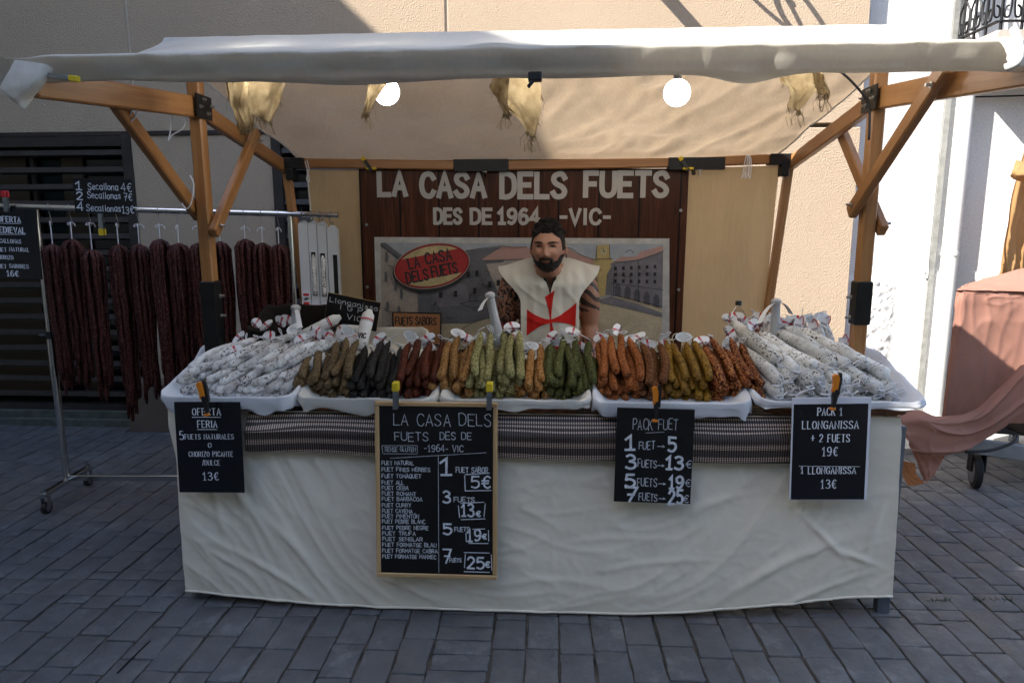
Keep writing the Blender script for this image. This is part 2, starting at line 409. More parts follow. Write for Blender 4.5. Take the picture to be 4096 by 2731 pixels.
for zz in (zb + .06, zb + .95): rl.beam((q0.x + .03, -.38, zz), (7, -.38, zz), .03, .012).beam((q0.x + .03, -.38, zz), (q0.x + .03, wy, zz), .03, .012)
rl.build('rail', IRON, bal)
sc = MB().beam((0, 0, 0), (0, 0, .95), .016, .016, .002)
for sg in (-1, 1):
    sc.tube(spline([(sg * .01, 0, .30), (sg * .055, 0, .22), (sg * .05, 0, .10), (sg * .02, 0, .09), (sg * .018, 0, .14), (sg * .04, 0, .16)], 6), .007, 6)
    sc.tube(spline([(0, 0, .28), (sg * .05, 0, .42), (sg * .03, 0, .6), (0, 0, .62)], 6), .007, 6)
scm = sc.mesh('baluster', IRON)
for i in range(9): link('baluster', scm, bal, T((q0.x + .05 + i * .135, -.38, zb)))
for i in range(3): link('baluster', scm, bal, T((q0.x + .03, -.25 + i * .135, zb)) @ RZ(90))
# ------------------------------------------------------------------ building along the left side of the square: its roof edge shades the stall
OCHRE = stucco('ochre_plaster', (.52, .44, .34), (.45, .38, .29), 40, .4)
TILE = simple('roof_tile', (.36, .16, .09), .85, var=.4, vs=14, bs=30)
lb = thing('ochre_building', 'ochre plaster house with sloping roof edge along the left of the square', 'building')
def zk(y): return 8.08 + .10 * (3.0 - y)
LX = -6.0
MB().add([(LX - .3, y, z) for y, z in ((-16, 0), (5.6, 0), (5.6, zk(5.6) - .12), (-16, zk(-16) - .12))] + [(LX - 8, y, z) for y, z in ((-16, 0), (5.6, 0), (5.6, zk(5.6) - .12), (-16, zk(-16) - .12))],
         [(0, 1, 2, 3), (7, 6, 5, 4), (0, 4, 5, 1), (1, 5, 6, 2), (2, 6, 7, 3), (3, 7, 4, 0)]).build('wall', OCHRE, lb)
MB().add([(x, y, z) for y in (-16.3, 5.8) for x, z in ((LX, zk(y) - .10), (LX, zk(y)), (LX - 8.3, zk(y) + .05), (LX - 8.3, zk(y) - .1))],
         [(0, 1, 2, 3), (7, 6, 5, 4), (0, 4, 5, 1), (1, 5, 6, 2), (2, 6, 7, 3), (3, 7, 4, 0)]).build('roof', TILE, lb)
SHUT = simple('green_shutter', (.05, .09, .06), .6)
for y in (-12, -9, -6, -3, 0, 3):
    for z in (1.4, 4.6): MB().box(LX - .299, LX - .25, y - .5, y + .5, z, z + 1.5, .01).build('shutter', SHUT, lb)

# small things in the paving joints
WEED = simple('weed_green', (.035, .06, .018), .8)
for i, (px, py, wd, lab) in enumerate(((3755, 2403, .05, 'small green weed tuft in the joint right of the table leg'), (3965, 2400, .09, 'wider green weed tuft in the joint near the right edge'))):
    q = atz(px, py, 0); o = thing('weed_tuft', lab, 'weed', T((q.x, q.y, -.006)), 'weeds in the paving'); mb = MB(); rw = random.Random(i)
    for j in range(60):
        x, y = rw.uniform(-wd, wd), rw.uniform(-.006, .006); h = rw.uniform(.008, .022); d = Vector((rw.uniform(-1, 1), rw.uniform(-1, 1), 0)) * h * .6; w = rw.uniform(.001, .003)
        mb.add([(x - w, y, 0), (x + w, y, 0), (x + d.x + w * .8, y + d.y, h * .7), (x + d.x * 1.4, y + d.y * 1.4, h)], [(0, 1, 2, 3)])
    c = mb.build('leaves', WEED, o); c['kind'] = 'stuff'
tag(MB().tube(spline([atz(470, 2690, .001), atz(540, 2620, .001), atz(600, 2562, .001)], 6), .004, 6).build('ground_cable', IRON, None, True), 'thin dark cable lying in a paving joint at lower left', 'cable')

# unseen house added behind the camera to block low sky light from the front
fh = thing('unseen_facing_house', 'unseen plaster house added behind the viewer to block low sky light', 'building')
FY = -7.5
MB().box(-5.6, 16, FY - 6, FY, 0, 8.6).build('wall', OCHRE, fh); MB().box(-5.9, 16.3, FY - 6.3, FY + .35, 8.601, 8.75).build('roof', TILE, fh)
for x in range(-4, 16, 3):
    for z in (.9, 4.2): MB().box(x - .5, x + .5, FY + .001, FY + .05, z, z + 1.7, .01).build('shutter', SHUT, fh)
# ------------------------------------------------------------------ stall frame
WOOD = wood_mat('varnished_pine', (.47, .235, .085), (.27, .115, .038), 1.0, .42, 'X')
BLKP = simple('black_steel_plate', (.012, .012, .012), .45, .3, var=.4, vs=20)
ZINC = simple('zinc_bolt', (.45, .44, .42), .35, .9)
stall = thing('market_stall', 'wooden market stall frame of varnished pine posts, arms and braces', 'stall frame', ST)
def stick(name, a, b, w, h, parent=stall, mat=WOOD, ch=.006, up=(0, 0, 1)):
    a, b = Vector(a), Vector(b); L = (b - a).length
    o = MB().beam((0, 0, 0), (L, 0, 0), w, h, ch).build(name, mat, parent); o.matrix_local = aim(a, b, up); return o
def bolt(p, d, parent, r=.011, l=.022):
    p, d = Vector(p), Vector(d).normalized(); MB().tube([p, p + d * .006], r, 6).tube([p + d * .006, p + d * l], r * .55, 8).build('bolt', ZINC, parent)
ZA, ZR, VF, VR = 2.165, 2.452, -.98, 1.02
for s in (-1, 1):
    U = 1.467 * s
    stick('post', (U, 0, .0), (U, 0, ZR - .04), .056, .056, up=(0, 1, 0))
    MB().box(U - .034, U + .034, -.034, .034, 1.215 if s > 0 else 1.06, 1.405, .004).build('post_sleeve', BLKP, stall)
    for zz in (1.245, 1.335): bolt((U - .04 * s, 0, zz), (-s, 0, 0), stall)
    Ua = U
    stick('front_arm', (Ua, -.033, ZA + .003), (Ua, VF - .02, ZA - .085), .038, .088)
    stick('rear_arm', (Ua, .033, ZA - .0), (Ua, VR - .02, ZA - .17), .038, .075)
    MB().box(Ua - .036 * s - .003, Ua - .036 * s + .003, -.075, .06, ZA - .045, ZA + .055, .001).build('joint_plate', BLKP, stall)
    for (vv, zz) in ((-.055, 0), (-.02, .035), (.01, -.02), (.045, .015)): bolt((Ua - .040 * s, vv, ZA + zz), (-s, 0, 0), stall, .009, .016)
    Ub = U - .010 * s
    fo = -.052  # the front brace sits left of its post, the rear brace right of it
    stick('front_brace', (U + fo, -.60, ZA + .01), (U + fo, .045, 1.70), .036, .062)
    bolt((U + fo - .022 * s, -.56, ZA - .045), (-s, 0, 0), stall); bolt((U + fo - .02, .0, 1.735), (-1, 0, 0), stall)
    stick('rear_brace', (U - fo, .50, ZA - .035), (U - fo, -.04, 1.62), .036, .056)
    bolt((U - fo - .022 * s, .47, ZA - .08), (-s, 0, 0), stall); bolt((U - fo + .02, -.01, 1.655), (1, 0, 0), stall)
    stick('rear_post', (U - .16 * s, VR + .05, 0), (U - .0 * s, VR + .0, ZA - .16), .045, .05, up=(0, 1, 0))
    MB().box(U - .10 * s - .05, U - .10 * s + .05, VR - .06, VR + .03, 1.90, 2.045, .004).build('corner_bracket', BLKP, stall) if False else None
    MB().box(min(U, U - .13 * s), max(U, U - .13 * s), VR - .075, VR + .02, 1.985, 2.045, .004).box(U - .05 * s - .022, U - .05 * s + .022, VR - .085, VR - .02, 1.92, 1.984, .004).build('corner_bracket', BLKP, stall)
stick('ridge_bar', (-1.56, 0, ZR - .03), (1.56, 0, ZR - .03), .05, .05)
stick('front_bar', (-1.57, VF + .038, ZA - .043), (1.57, VF + .038, ZA - .043), .032, .032)
rbz = [2.017, 1.993, 2.003, 2.018]
rbx = [-1.34, -.28, .92, 1.34]
for i in range(3): stick('rear_bar', (rbx[i], VR - .03, rbz[i]), (rbx[i + 1], VR - .03, rbz[i + 1]), .05, .052)
for cx in (-.30, .93): 
    MB().box(cx - .16, cx + .16, VR - .060, VR, 1.962, 2.030, .004).build('bar_sleeve', BLKP, stall)
    bolt((cx + .02, VR - .045, 1.962), (0, 0, -1), stall, .012, .03)
MB().tube(spline([(-.28, VR - .07, 1.95), (-.28, VR - .08, 1.935)], 3), .012, 8).build('knob', BLKP, stall); MB().tube([(.91, VR - .07, 1.955), (.91, VR - .08, 1.935)], .012, 8).build('knob', BLKP, stall)
# ------------------------------------------------------------------ canvas canopy
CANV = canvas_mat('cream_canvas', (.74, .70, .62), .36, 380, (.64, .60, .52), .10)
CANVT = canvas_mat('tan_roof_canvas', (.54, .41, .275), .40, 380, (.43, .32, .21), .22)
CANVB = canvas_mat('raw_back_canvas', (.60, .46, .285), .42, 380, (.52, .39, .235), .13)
canopy = thing('canvas_canopy', 'cream canvas roof stretched over the wooden stall frame', 'canopy', ST)
def wrink(x, y, k=1.0): return k * (.010 * nz(x * 2.1, y * 2.6, 1) + .006 * nz(x * 5.5, y * 4.3, 4) + .0035 * abs(nz(x * 9 + y * 6, y * 7, 9)))
def roof_front(a, b):
    u = lerp(-1.585, 1.60, a); e = 0
    # profile: valance hem (tucked under) -> bar -> ridge
    P = [(VF + .095, ZA - .068), (VF + .06, ZA - .077), (VF + .008, ZA - .082), (VF - .012, ZA - .050), (VF - .034, ZA - .016), (VF - .024, ZA - .008), (VF * .75, ZA + .050), (VF * .5, ZA + .120), (VF * .25, ZA + .200), (-.03, ZR + .006), (0, ZR + .012)]
    q = b * (len(P) - 1); i = min(int(q), len(P) - 2); t = q - i
    v = lerp(P[i][0], P[i + 1][0], t); z = lerp(P[i][1], P[i + 1][1], t)
    hem = 1 - sm(.0, .3, b)
    dip = .028 * math.exp(-((u - .68) / .10) ** 2) + .012 * math.exp(-((u + .5) / .3) ** 2) - .012 * math.exp(-((u + 1.3) / .2) ** 2)
    z -= hem * (dip + .010 * nz(u * 3, 5)); 
    body = sm(.35, .6, b) * sm(0, .15, 1 - b)
    z += wrink(u * 1.2, v, .6) * body + body * .018 * math.exp(-((u - .12 - v * .2) / .07) ** 2) * sm(.75, .5, b)
    fr = sm(.0, .2, b) * (1 - sm(.35, .55, b))
    v += fr * (.006 * nz(u * 9, b * 6) + .004 * nz(u * 23, b * 9, 3)); z += fr * .004 * nz(u * 14, b * 3, 8)
    # gather near the corner right of the middle
    v += fr * .012 * math.exp(-((u - .70) / .05) ** 2)
    # the gable ends draw in towards the ridge
    end = sm(.86, 1.0, abs(a * 2 - 1)); z -= end * body * .03
    return (u, v, z)
MB().grid(roof_front, 220, 44).build('front_slope', CANV, canopy, True)
def roof_rear(a, b):
    u0 = lerp(-1.585, 1.60, a); u1 = lerp(-1.375, 1.36, a); u = lerp(u0, u1, b)
    v = lerp(0, VR - .005, b); z = lerp(ZR + .012, 2.03, b) - .045 * math.sin(math.pi * b) * (1 - .3 * abs(a * 2 - 1))
    d = u * .8 + v * 1.5
    fold = .007 * nz(u * 2.2 + v * 3.5, v * .8 - u * .5, 2) + .005 * nz(u * 7 + v * 6, v * 2.0, 6) + .004 * abs(nz(u * 11 + v * 2, v * 8, 3))
    r1 = max(0, 1 - abs(nz(u * 1.6 - v * 1.9, v * .7 + u * .4, 12)) * 3) ** 2; r2 = max(0, 1 - abs(nz(u * 3.1 + v * 2.2, v * 1.3, 22)) * 3) ** 2
    fold += .006 * r1 + .005 * r2; z += fold * sm(0, .12, b) * sm(0, .06, 1 - b) * 2.2
    z -= .012 * sm(.93, 1, abs(a * 2 - 1)) * math.sin(math.pi * b)
    return (u, v, z)
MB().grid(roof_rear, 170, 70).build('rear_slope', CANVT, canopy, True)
# left and right corner flaps of loose cloth and rope hems
def flap(pl, pts, name='corner_flap'):
    P = [[Vector(p) for p in row] for row in pts]
    def f(a, b):
        rows = [spline(r, 8) for r in P]; n = len(rows[0]) - 1
        col = [samp(r, a) for r in rows]; cs = spline(col, 8); k = b * (len(cs) - 1)
        return samp(cs, b) + Vector((0, .004 * nz(a * 7, b * 7), 0))
    MB().grid(f, 16, 16).build(name, CANV, canopy, True)
def sv(px, py, v): return atv(px, py, v)
flap(None, [[sv(60, 240, -1.02), sv(170, 255, -1.03), sv(215, 275, -1.02)], [sv(20, 310, -1.05), sv(130, 330, -1.06), sv(180, 335, -1.02)], [sv(0, 355, -1.06), sv(75, 400, -1.06), sv(140, 385, -1.0)], [sv(15, 375, -1.06), sv(90, 432, -1.05), sv(118, 415, -1.02)]])
flap(None, [[sv(3990, 150, -1.0), sv(4060, 150, -1.02), sv(4130, 160, -1.0)], [sv(4020, 200, -1.04), sv(4080, 205, -1.06), sv(4135, 210, -1.03)], [sv(4030, 255, -1.05), sv(4085, 265, -1.07), sv(4130, 255, -1.03)]])
ROPE = simple('white_cotton_rope', (.72, .71, .68), .95, bs=300, bstr=.5)
MB().tube(spline([sv(4055, 120, -1.03), sv(4070, 160, -1.07), sv(4078, 205, -1.09), sv(4070, 250, -1.09), sv(4022, 272, -1.07)], 8), .011, 8).build('rope_hem', ROPE, canopy, True)
edge = [Vector(roof_rear(0, k / 24)) - Vector((.004, 0, 0)) for k in range(2, 25)]
MB().tube(edge, .005, 6).build('rope_hem', ROPE, canopy, True)
edge = [Vector(roof_rear(1, k / 24)) + Vector((.004, 0, 0)) for k in range(2, 25)]
MB().tube(edge, .006, 6).build('rope_hem', ROPE, canopy, True)
# ------------------------------------------------------------------ canvas back panel
bp = thing('back_canvas', 'raw beige canvas sheet hanging behind the vendor from the rear bar', 'canvas sheet', ST)
def backp(a, b):
    u = lerp(-1.345, 1.415, a); z = lerp(1.985, .02, b); u *= 1 - .055 * b
    sag = .016 * math.sin(math.pi * a)
    return (u, VR + .014 + .020 * nz(u * 4.2, z * .6) + .008 * nz(u * 11, z * 1.1, 4) + .004 * max(0, 1 - abs(nz(u * 3 + z * 1.5, z * 3, 8)) * 3) ** 2, z - sag * (1 - b))
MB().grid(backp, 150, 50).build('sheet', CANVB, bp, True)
MB().tube([Vector(backp(0, k / 20)) for k in range(21)], .005, 6).build('rope_hem', ROPE, bp, True)
# ------------------------------------------------------------------ trestle table, tablecloth, checked runner
GREYM = simple('grey_painted_steel', (.16, .18, .21), .5, .4, var=.2, vs=20)
table = thing('trestle_table', 'long stall table under the cream cloth, grey steel leg showing at right', 'table', ST)
BOARD = wood_mat('raw_board', (.42, .30, .18), (.30, .2, .11), 1, .7, 'X')
MB().box(-1.53, 1.52, -.285, -.045, .835, .862, .004).build('tabletop', BOARD, table); MB().box(-1.40, 1.40, -.043, .45, .835, .862, .004).build('tabletop', BOARD, table)
for u in (-1.46, 1.535):
    for v in (-.275, .40): 
        uu = u if v < 0 else u * .88
        MB().box(uu - .025, uu + .025, v - .02, v + .02, 0, .834, .003).build('leg', GREYM, table)
CLOTH = canvas_mat('cream_tablecloth', (.82, .75, .62), .08, 520, (.76, .69, .565))
cl = thing('tablecloth', 'cream cotton cloth hanging to the ground over the front of the stall table', 'tablecloth', ST)
def cfold(u, z):
    th = lerp(-.75, .62, sm(-1.4, 1.4, u)); th *= .35 + .65 * sm(.3, 1.3, abs(u))
    s_, c_ = math.sin(th), math.cos(th); a = u * c_ + z * s_; c = -u * s_ + z * c_
    f = .012 * nz(a * .9, c * 3.5, 3) + .005 * nz(a * 2.2, c * 9, 7)
    r = 1 - abs(nz(a * 1.6, c * 6.5, 11)) * 2.2; f += .006 * max(0, r) ** 4
    r = 1 - abs(nz(a * 2.4 + 5, c * 11, 15)) * 2.2; f += .0045 * max(0, r) ** 5
    f += .0012 * nz(u * 13, z * 17, 2) + .0016 * max(0, 1 - abs(nz(u * 9, z * 14, 5)) * 3) ** 3 + .0010 * max(0, 1 - abs(nz(u * 24 + z * 9, z * 24, 8)) * 3) ** 3
    for (uu, zz, an, ln, w, am) in ((-1.18, .42, -1.0, .28, .018, .012), (-1.30, .20, -.5, .12, .012, .010), (-1.02, .30, -.8, .22, .02, .012), (-1.38, .55, -1.25, .3, .02, .010), (-1.1, .16, -.55, .3, .014, .012),
                                 (1.02, .22, .55, .30, .02, .016), (1.22, .13, .42, .3, .014, .012), (1.25, .36, -.8, .14, .012, .012), (1.38, .28, -.4, .12, .012, .012), (1.44, .40, 1.3, .16, .014, .012), (.4, .35, .05, .3, .012, .006), (.55, .25, .12, .3, .012, .007), (.75, .5, .3, .3, .015, .007), (-.35, .25, .04, .35, .014, .006)):
        du, dz = u - uu, z - zz; p = du * math.cos(an) + dz * math.sin(an); q = -du * math.sin(an) + dz * math.cos(an) + .3 * p * p
        f += am * math.exp(-(p / ln) ** 2 * 2 - (q / w) ** 2)
    return f
def hemz(u):
    k = (u + 1.55) / 3.1; return .034 * (1 - sm(0, .30, k)) + .012 + .088 * sm(.62, 1.0, k)
def cloth_front(a, b):
    u = lerp(-1.552, 1.535, a); z0 = .872; zb = hemz(u); z = lerp(z0, zb, b)
    push = .062 * sm(.0, 1, b) * (1 - .55 * abs(a * 2 - 1) ** 3) + .014 * sm(0, .1, b)
    return (u + .012 * b * sm(.9, 1, a) + .03 * sm(.08, 0, a) * sm(0, .3, b), -.292 - push - cfold(u, z) * .78 * sm(.02, .30, b) * (.55 + .45 * sm(0, .06, min(a, 1 - a) + .02)), z)
cf = MB(); 
cf.grid(cloth_front, 300, 90)
def side(sg):
    def f(a, b):
        e = Vector(cloth_front(0 if sg < 0 else 1, b)); t = a
        v = lerp(e.y, .42, t); flare = .012 * math.sin(t * 19 + b * 2) * b + .02 * nz(t * 6, b * 3, sg)* b
        inn = (.05 * math.sin(math.pi * sm(0, .5, b)) if sg < 0 else .02 * b) * sm(0, .2, t)
        return (e.x - sg * inn + sg * flare * sm(0, .1, t), v, e.z + .03 * t * b)
    return f
cf.grid(side(-1), 40, 90); cf.grid(side(1), 40, 90)
cf.build('skirt', CLOTH, cl, True)
hm = [Vector(cloth_front(k / 120, 1)) + Vector((0, -.001, .004)) for k in range(121)]
MB().tube(hm, .0055, 6).build('hem', CLOTH, cl, True)
MB().box(-1.545, 1.53, -.290, -.046, .8625, .866, .001).box(-1.40, 1.40, -.045, .45, .8625, .866, .001).build('top_sheet', CLOTH, cl)
def check_mat():
    m, nt, b = mk('checked_oilcloth'); tc = coords(nt); s = nd(nt, 'SeparateXYZ', {0: tc})
    def lines(sock, period, duty, ph=0.0):
        f = maths(nt, 'FRACT', maths(nt, 'ADD', maths(nt, 'DIVIDE', sock, period), ph)); return maths(nt, 'LESS_THAN', f, duty)
    x = s.outputs[0]; z = maths(nt, 'SUBTRACT', s.outputs[2], maths(nt, 'MULTIPLY', s.outputs[1], .999))
    a = lines(x, .0098, .48); bnd = lines(z, .050, .42); th = lines(z, .0070, .55); inb = maths(nt, 'MULTIPLY', bnd, th)
    base = mixc(nt, a, (.016, .012, .011), (.105, .080, .070))
    c = mixc(nt, maths(nt, 'MULTIPLY', inb, maths(nt, 'ADD', maths(nt, 'MULTIPLY', a, .8), .12)), base, (.66, .50, .40))
    nt.links.new(c, b.inputs['Base Color']); b.inputs['Roughness'].default_value = .38; b.inputs['Specular IOR Level'].default_value = .24
    bump(nt, b, tnoise(nt, tc, 9, 3), .2, .02); return m
runner = thing('checked_runner', 'dark brown checked oilcloth runner folded over the table front edge', 'table runner', ST)
def run_f(a, b):
    u = lerp(-1.19, 1.15, a)
    if b < .35: t = b / .35; return (u, lerp(.42, -.300, t), .8680 + .002 * nz(u * 6, t * 5))
    t = (b - .35) / .65; q = Vector(cloth_front((u + 1.552) / 3.087, min(1, t * .24)))
    zz = lerp(.868, .700 - .012 * sm(.1, 1, a) + .012 * sm(.3, 0, a), t)
    return (u, -.302 - .052 * sm(0, .5, t) - .004 * math.sin(u * 9) * t - .006 * nz(u * 2.5, zz * 3) * t - .010 * math.exp(-((t - .12) / .12) ** 2), zz)
MB().grid(run_f, 160, 40).build('oilcloth', check_mat(), runner, True)
# ------------------------------------------------------------------ lettering: one stroke alphabet, drawn as chalk, bold print or serif print
FONT = {
'A': (4, '0,0 2,6 4,0|.7,2 3.3,2'), 'B': (4, '0,0 0,6|~0,6 2.4,6 3.6,4.7 2.4,3.2 0,3.2|~0,3.2 2.6,3.2 4,1.6 2.6,0 0,0'), 'C': (4, '~4,4.8 3.2,5.8 2,6 .6,5.2 0,3 .6,.8 2,0 3.2,.2 4,1.2'),
'D': (4, '0,0 0,6|~0,6 2,6 3.6,5 4,3 3.6,1 2,0 0,0'), 'E': (3.6, '3.6,6 0,6 0,0 3.6,0|0,3.1 3,3.1'), 'F': (3.5, '3.5,6 0,6 0,0|0,3.1 2.9,3.1'),
'G': (4, '~4,4.8 3.2,5.8 2,6 .6,5.2 0,3 .6,.8 2,0 3.4,.4 4,1.4|4,1.4 4,2.8 2.3,2.8'), 'H': (4, '0,0 0,6|4,0 4,6|0,3.1 4,3.1'), 'I': (1.2, '.6,0 .6,6'), 'K': (4, '0,0 0,6|3.8,6 0,2.4|1.3,3.6 4,0'),
'L': (3.4, '0,6 0,0 3.4,0'), 'M': (4.6, '0,0 0,6 2.3,2.2 4.6,6 4.6,0'), 'N': (4, '0,0 0,6 4,0 4,6'), 'O': (4, '~2,6 .5,5.2 0,3 .5,.8 2,0 3.5,.8 4,3 3.5,5.2 2,6'), 'P': (3.8, '0,0 0,6|~0,6 2.4,6 3.8,4.5 2.4,2.9 0,2.9'),
'Q': (4, '~2,6 .5,5.2 0,3 .5,.8 2,0 3.5,.8 4,3 3.5,5.2 2,6|2.4,1.4 4,-.5'), 'R': (4, '0,0 0,6|~0,6 2.4,6 3.8,4.5 2.4,2.9 0,2.9|1.8,2.9 4,0'), 'S': (3.8, '~3.7,4.9 3,5.8 2,6 .6,5.5 .2,4.5 .9,3.5 2.8,2.6 3.7,1.5 3.2,.4 2,0 .8,.2 0,1.1'),
'T': (4, '0,6 4,6|2,6 2,0'), 'U': (4, '~0,6 0,2 .6,.5 2,0 3.4,.5 4,2 4,6'), 'V': (4, '0,6 2,0 4,6'), 'X': (4, '0,0 4,6|0,6 4,0'), 'Y': (4, '0,6 2,3 4,6|2,3 2,0'), 'Z': (4, '0,6 4,6 0,0 4,0'),
'0': (3.6, '~1.8,6 .4,5.2 0,3 .4,.8 1.8,0 3.2,.8 3.6,3 3.2,5.2 1.8,6'), '1': (2.8, '0,4.4 1.5,6 1.5,0|.2,0 2.8,0'), '2': (3.8, '~.2,4.6 1,5.8 2.2,6 3.5,5 3.2,3.5 0,0|0,0 3.8,0'), '3': (3.8, '~.3,5.3 1.6,6 3.3,5.4 3.3,4 1.5,3.2|~1.5,3.2 3.6,2.6 3.7,.9 2,0 .1,.7'),
'4': (4, '3,0 3,6 0,1.8 4,1.8'), '5': (3.8, '3.6,6 .6,6 .4,3.4|~.4,3.4 2,3.8 3.6,3 3.7,1.2 2.2,0 .2,.6'), '6': (3.8, '~3.4,5.6 2,6 .6,4.6 .1,2 1,.2 2.4,0 3.8,1 3.6,2.8 2.2,3.5 .8,2.9 .2,2'), '7': (3.8, '0,6 3.8,6 1.4,0|.8,3 3.2,3'),
'9': (3.9, '~.4,.5 1.8,0 3.3,1.2 3.9,4 3,5.8 1.8,6 .3,5.1 .4,3.3 1.8,2.5 3.2,3.1 3.8,4'), '€': (4, '~4,5.2 2.8,6 1.4,5 .9,3 1.4,1 2.8,0 4,.8|0,3.6 3.2,3.6|0,2.4 3,2.4'), '-': (2.6, '.2,2.8 2.4,2.8'), '+': (4, '0,3 4,3|2,1 2,5'), '/': (2.2, '0,-.5 2.2,6.5'),
'>': (4, '0,2.6 4,2.6|2.9,3.5 4,2.6 2.9,1.7'), ' ': (2.6, ''), 'Ó': (4, '~2,6 .5,5.2 0,3 .5,.8 2,0 3.5,.8 4,3 3.5,5.2 2,6|1.8,6.8 2.8,7.8'), 'À': (4, '0,0 2,6 4,0|.7,2 3.3,2|1.4,7.6 2.2,6.8'), 'é': (3, '0,0 0,1'),
'a': (3.4, '~3,3.4 1.6,4 .2,3 .1,1.2 1.4,0 2.8,1|3,4 3,.4 3.4,0'), 'b': (3.2, '0,6 0,0|~0,3 1.4,4 3,3 3,1 1.4,0 0,.8'), 'c': (3, '~3,3.3 1.6,4 .2,3 .2,1 1.6,0 3,.7'), 'e': (3, '~.1,2.1 2.9,2.2 2.6,3.5 1.4,4 .2,3 .2,1 1.5,0 3,.8'), 'g': (3.2, '~3,3.4 1.6,4 .2,3 .1,1.4 1.4,.3 2.8,1.2|~3,4 3,-.6 1.8,-2 .2,-1.4'),
'i': (1.2, '.6,4 .6,0|.6,5.3 .6,5.9'), 'l': (1.2, '.6,6 .6,0'), 'n': (3, '0,4 0,0|~0,2.8 1.4,4 2.7,3.4 2.8,0'), 'o': (3, '~1.5,4 .3,3.3 0,2 .3,.7 1.5,0 2.7,.7 3,2 2.7,3.3 1.5,4'), 's': (2.8, '~2.6,3.3 1.4,4 .3,3.2 1.3,2.1 2.6,1.2 1.8,.1 .1,.6')}
def ribbon(mb, pts, wf, y, mi=0, ext=0.0):
    pts = [p for i, p in enumerate(pts) if i == 0 or (p - pts[i - 1]).length > 1e-6]
    if len(pts) < 2: return
    closed = (pts[0] - pts[-1]).length < 1e-6
    if closed: pts = pts[:-1]
    n = len(pts); L, Rr = [], []
    if not closed and ext:
        pts[0] = pts[0] - (pts[1] - pts[0]).normalized() * ext; pts[-1] = pts[-1] + (pts[-1] - pts[-2]).normalized() * ext
    for i in range(n):
        a = pts[(i - 1) % n] if closed or i > 0 else None; b = pts[(i + 1) % n] if closed or i < n - 1 else None
        d1 = (pts[i] - a).normalized() if a is not None else None; d2 = (b - pts[i]).normalized() if b is not None else None
        d = ((d1 or d2) + (d2 or d1)); d = d.normalized() if d.length > 1e-6 else (d1 or d2)
        nrm = Vector((-d.y, d.x)); k = 1.0
        if d1 is not None and d2 is not None: k = min(1.0 / max(.35, nrm.dot(Vector((-d2.y, d2.x)))), 2.4)
        h = wf(d) * k; L.append(pts[i] + nrm * h); Rr.append(pts[i] - nrm * h)
    vs = [(p.x, y, p.y) for p in L] + [(p.x, y, p.y) for p in Rr]
    mb.add(vs, [(i, n + i, n + (i + 1) % n, (i + 1) % n) for i in range(n if closed else n - 1)], mi)
def text(mb, s, x0, x1, zb, cap, w, style='chalk', y=0.0, mi=0, rot=0.0, rs=1):
    rr = random.Random(hash(s) % 1000 + rs if False else sum(map(ord, s)) + rs)
    adv = [(FONT[c][0], c) for c in s]; gap = {'chalk': 1.3, 'bold': 1.75, 'serif': 1.9}[style]
    tot = sum(a for a, _ in adv) + gap * (len(adv) - 1); sx = (x1 - x0) / tot; sz = cap / 6; x = 0; k = 0
    O = Vector((x0, zb)); cr, sr = math.cos(rot), math.sin(rot)
    def mp(p, jx, jz, js):
        q = Vector(((x + p[0]) * sx, (p[1] * js) * sz)) + Vector((jx, jz)); return O + Vector((q.x * cr - q.y * sr, q.x * sr + q.y * cr))
    for a, c in adv:
        j = style == 'chalk'
        jx, jz, js = (rr.uniform(-.03, .03) * cap, rr.uniform(-.05, .05) * cap, rr.uniform(.92, 1.06)) if j else (0, 0, 1)
        for st in filter(None, FONT[c][1].split('|')):
            cur = st[0] == '~'; P = [Vector((float(q.split(',')[0]), float(q.split(',')[1]), 0)) for q in st.lstrip('~').split()]
            if j: P = [p + Vector((rr.uniform(-.14, .14), rr.uniform(-.14, .14), 0)) for p in P] if not cur else [P[0]] + [p + Vector((rr.uniform(-.1, .1), rr.uniform(-.1, .1), 0)) for p in P[1:-1]] + [P[-1]]
            if cur: P = spline(P, 4)
            pts = [mp(p, jx, jz, js) for p in P]
            if style == 'serif': wf = lambda d: w * (.42 + .58 * abs(d.y))
            else: wf = lambda d: w
            ribbon(mb, pts, wf, y - .00006 * (k % 5), mi, ext=w * (.8 if style == 'bold' else .5)); k += 1
            if style == 'serif' and not cur:
                for e, o in ((P[0], P[1]), (P[-1], P[-2])):
                    if e.y in (0, 6) and abs(e.y - o.y) > 3 and not (c in 'AVN1' and e.y == 6 and c != 'V' and abs(e.x - 2) < .6):
                        b = mp(e, 0, 0, 1); ribbon(mb, [b - Vector((cap * .14, 0)), b + Vector((cap * .14, 0))], lambda d: w * .30, y - .00006 * (k % 5) - .00003, mi); k += 1
        x += a + gap
CHALK = simple('chalk_white', (.62, .64, .68), .95, col2=(.36, .38, .42), vs=160)
CHALKS = simple('chalk_marker_white', (.74, .76, .80), .8, col2=(.50, .53, .58), vs=70)
PRINTW = simple('white_print', (.80, .81, .86), .6)
SLATE = simple('chalkboard_black', (.0075, .0075, .0082), .42, var=.35, vs=6, spec=.35)
LAMI = simple('laminated_black_print', (.008, .0095, .014), .22, var=.3, vs=4)
PAPER = simple('white_paper_edge', (.74, .75, .82), .5)
PINE = wood_mat('pale_pine', (.60, .40, .20), (.44, .26, .11), 1, .5, 'X')
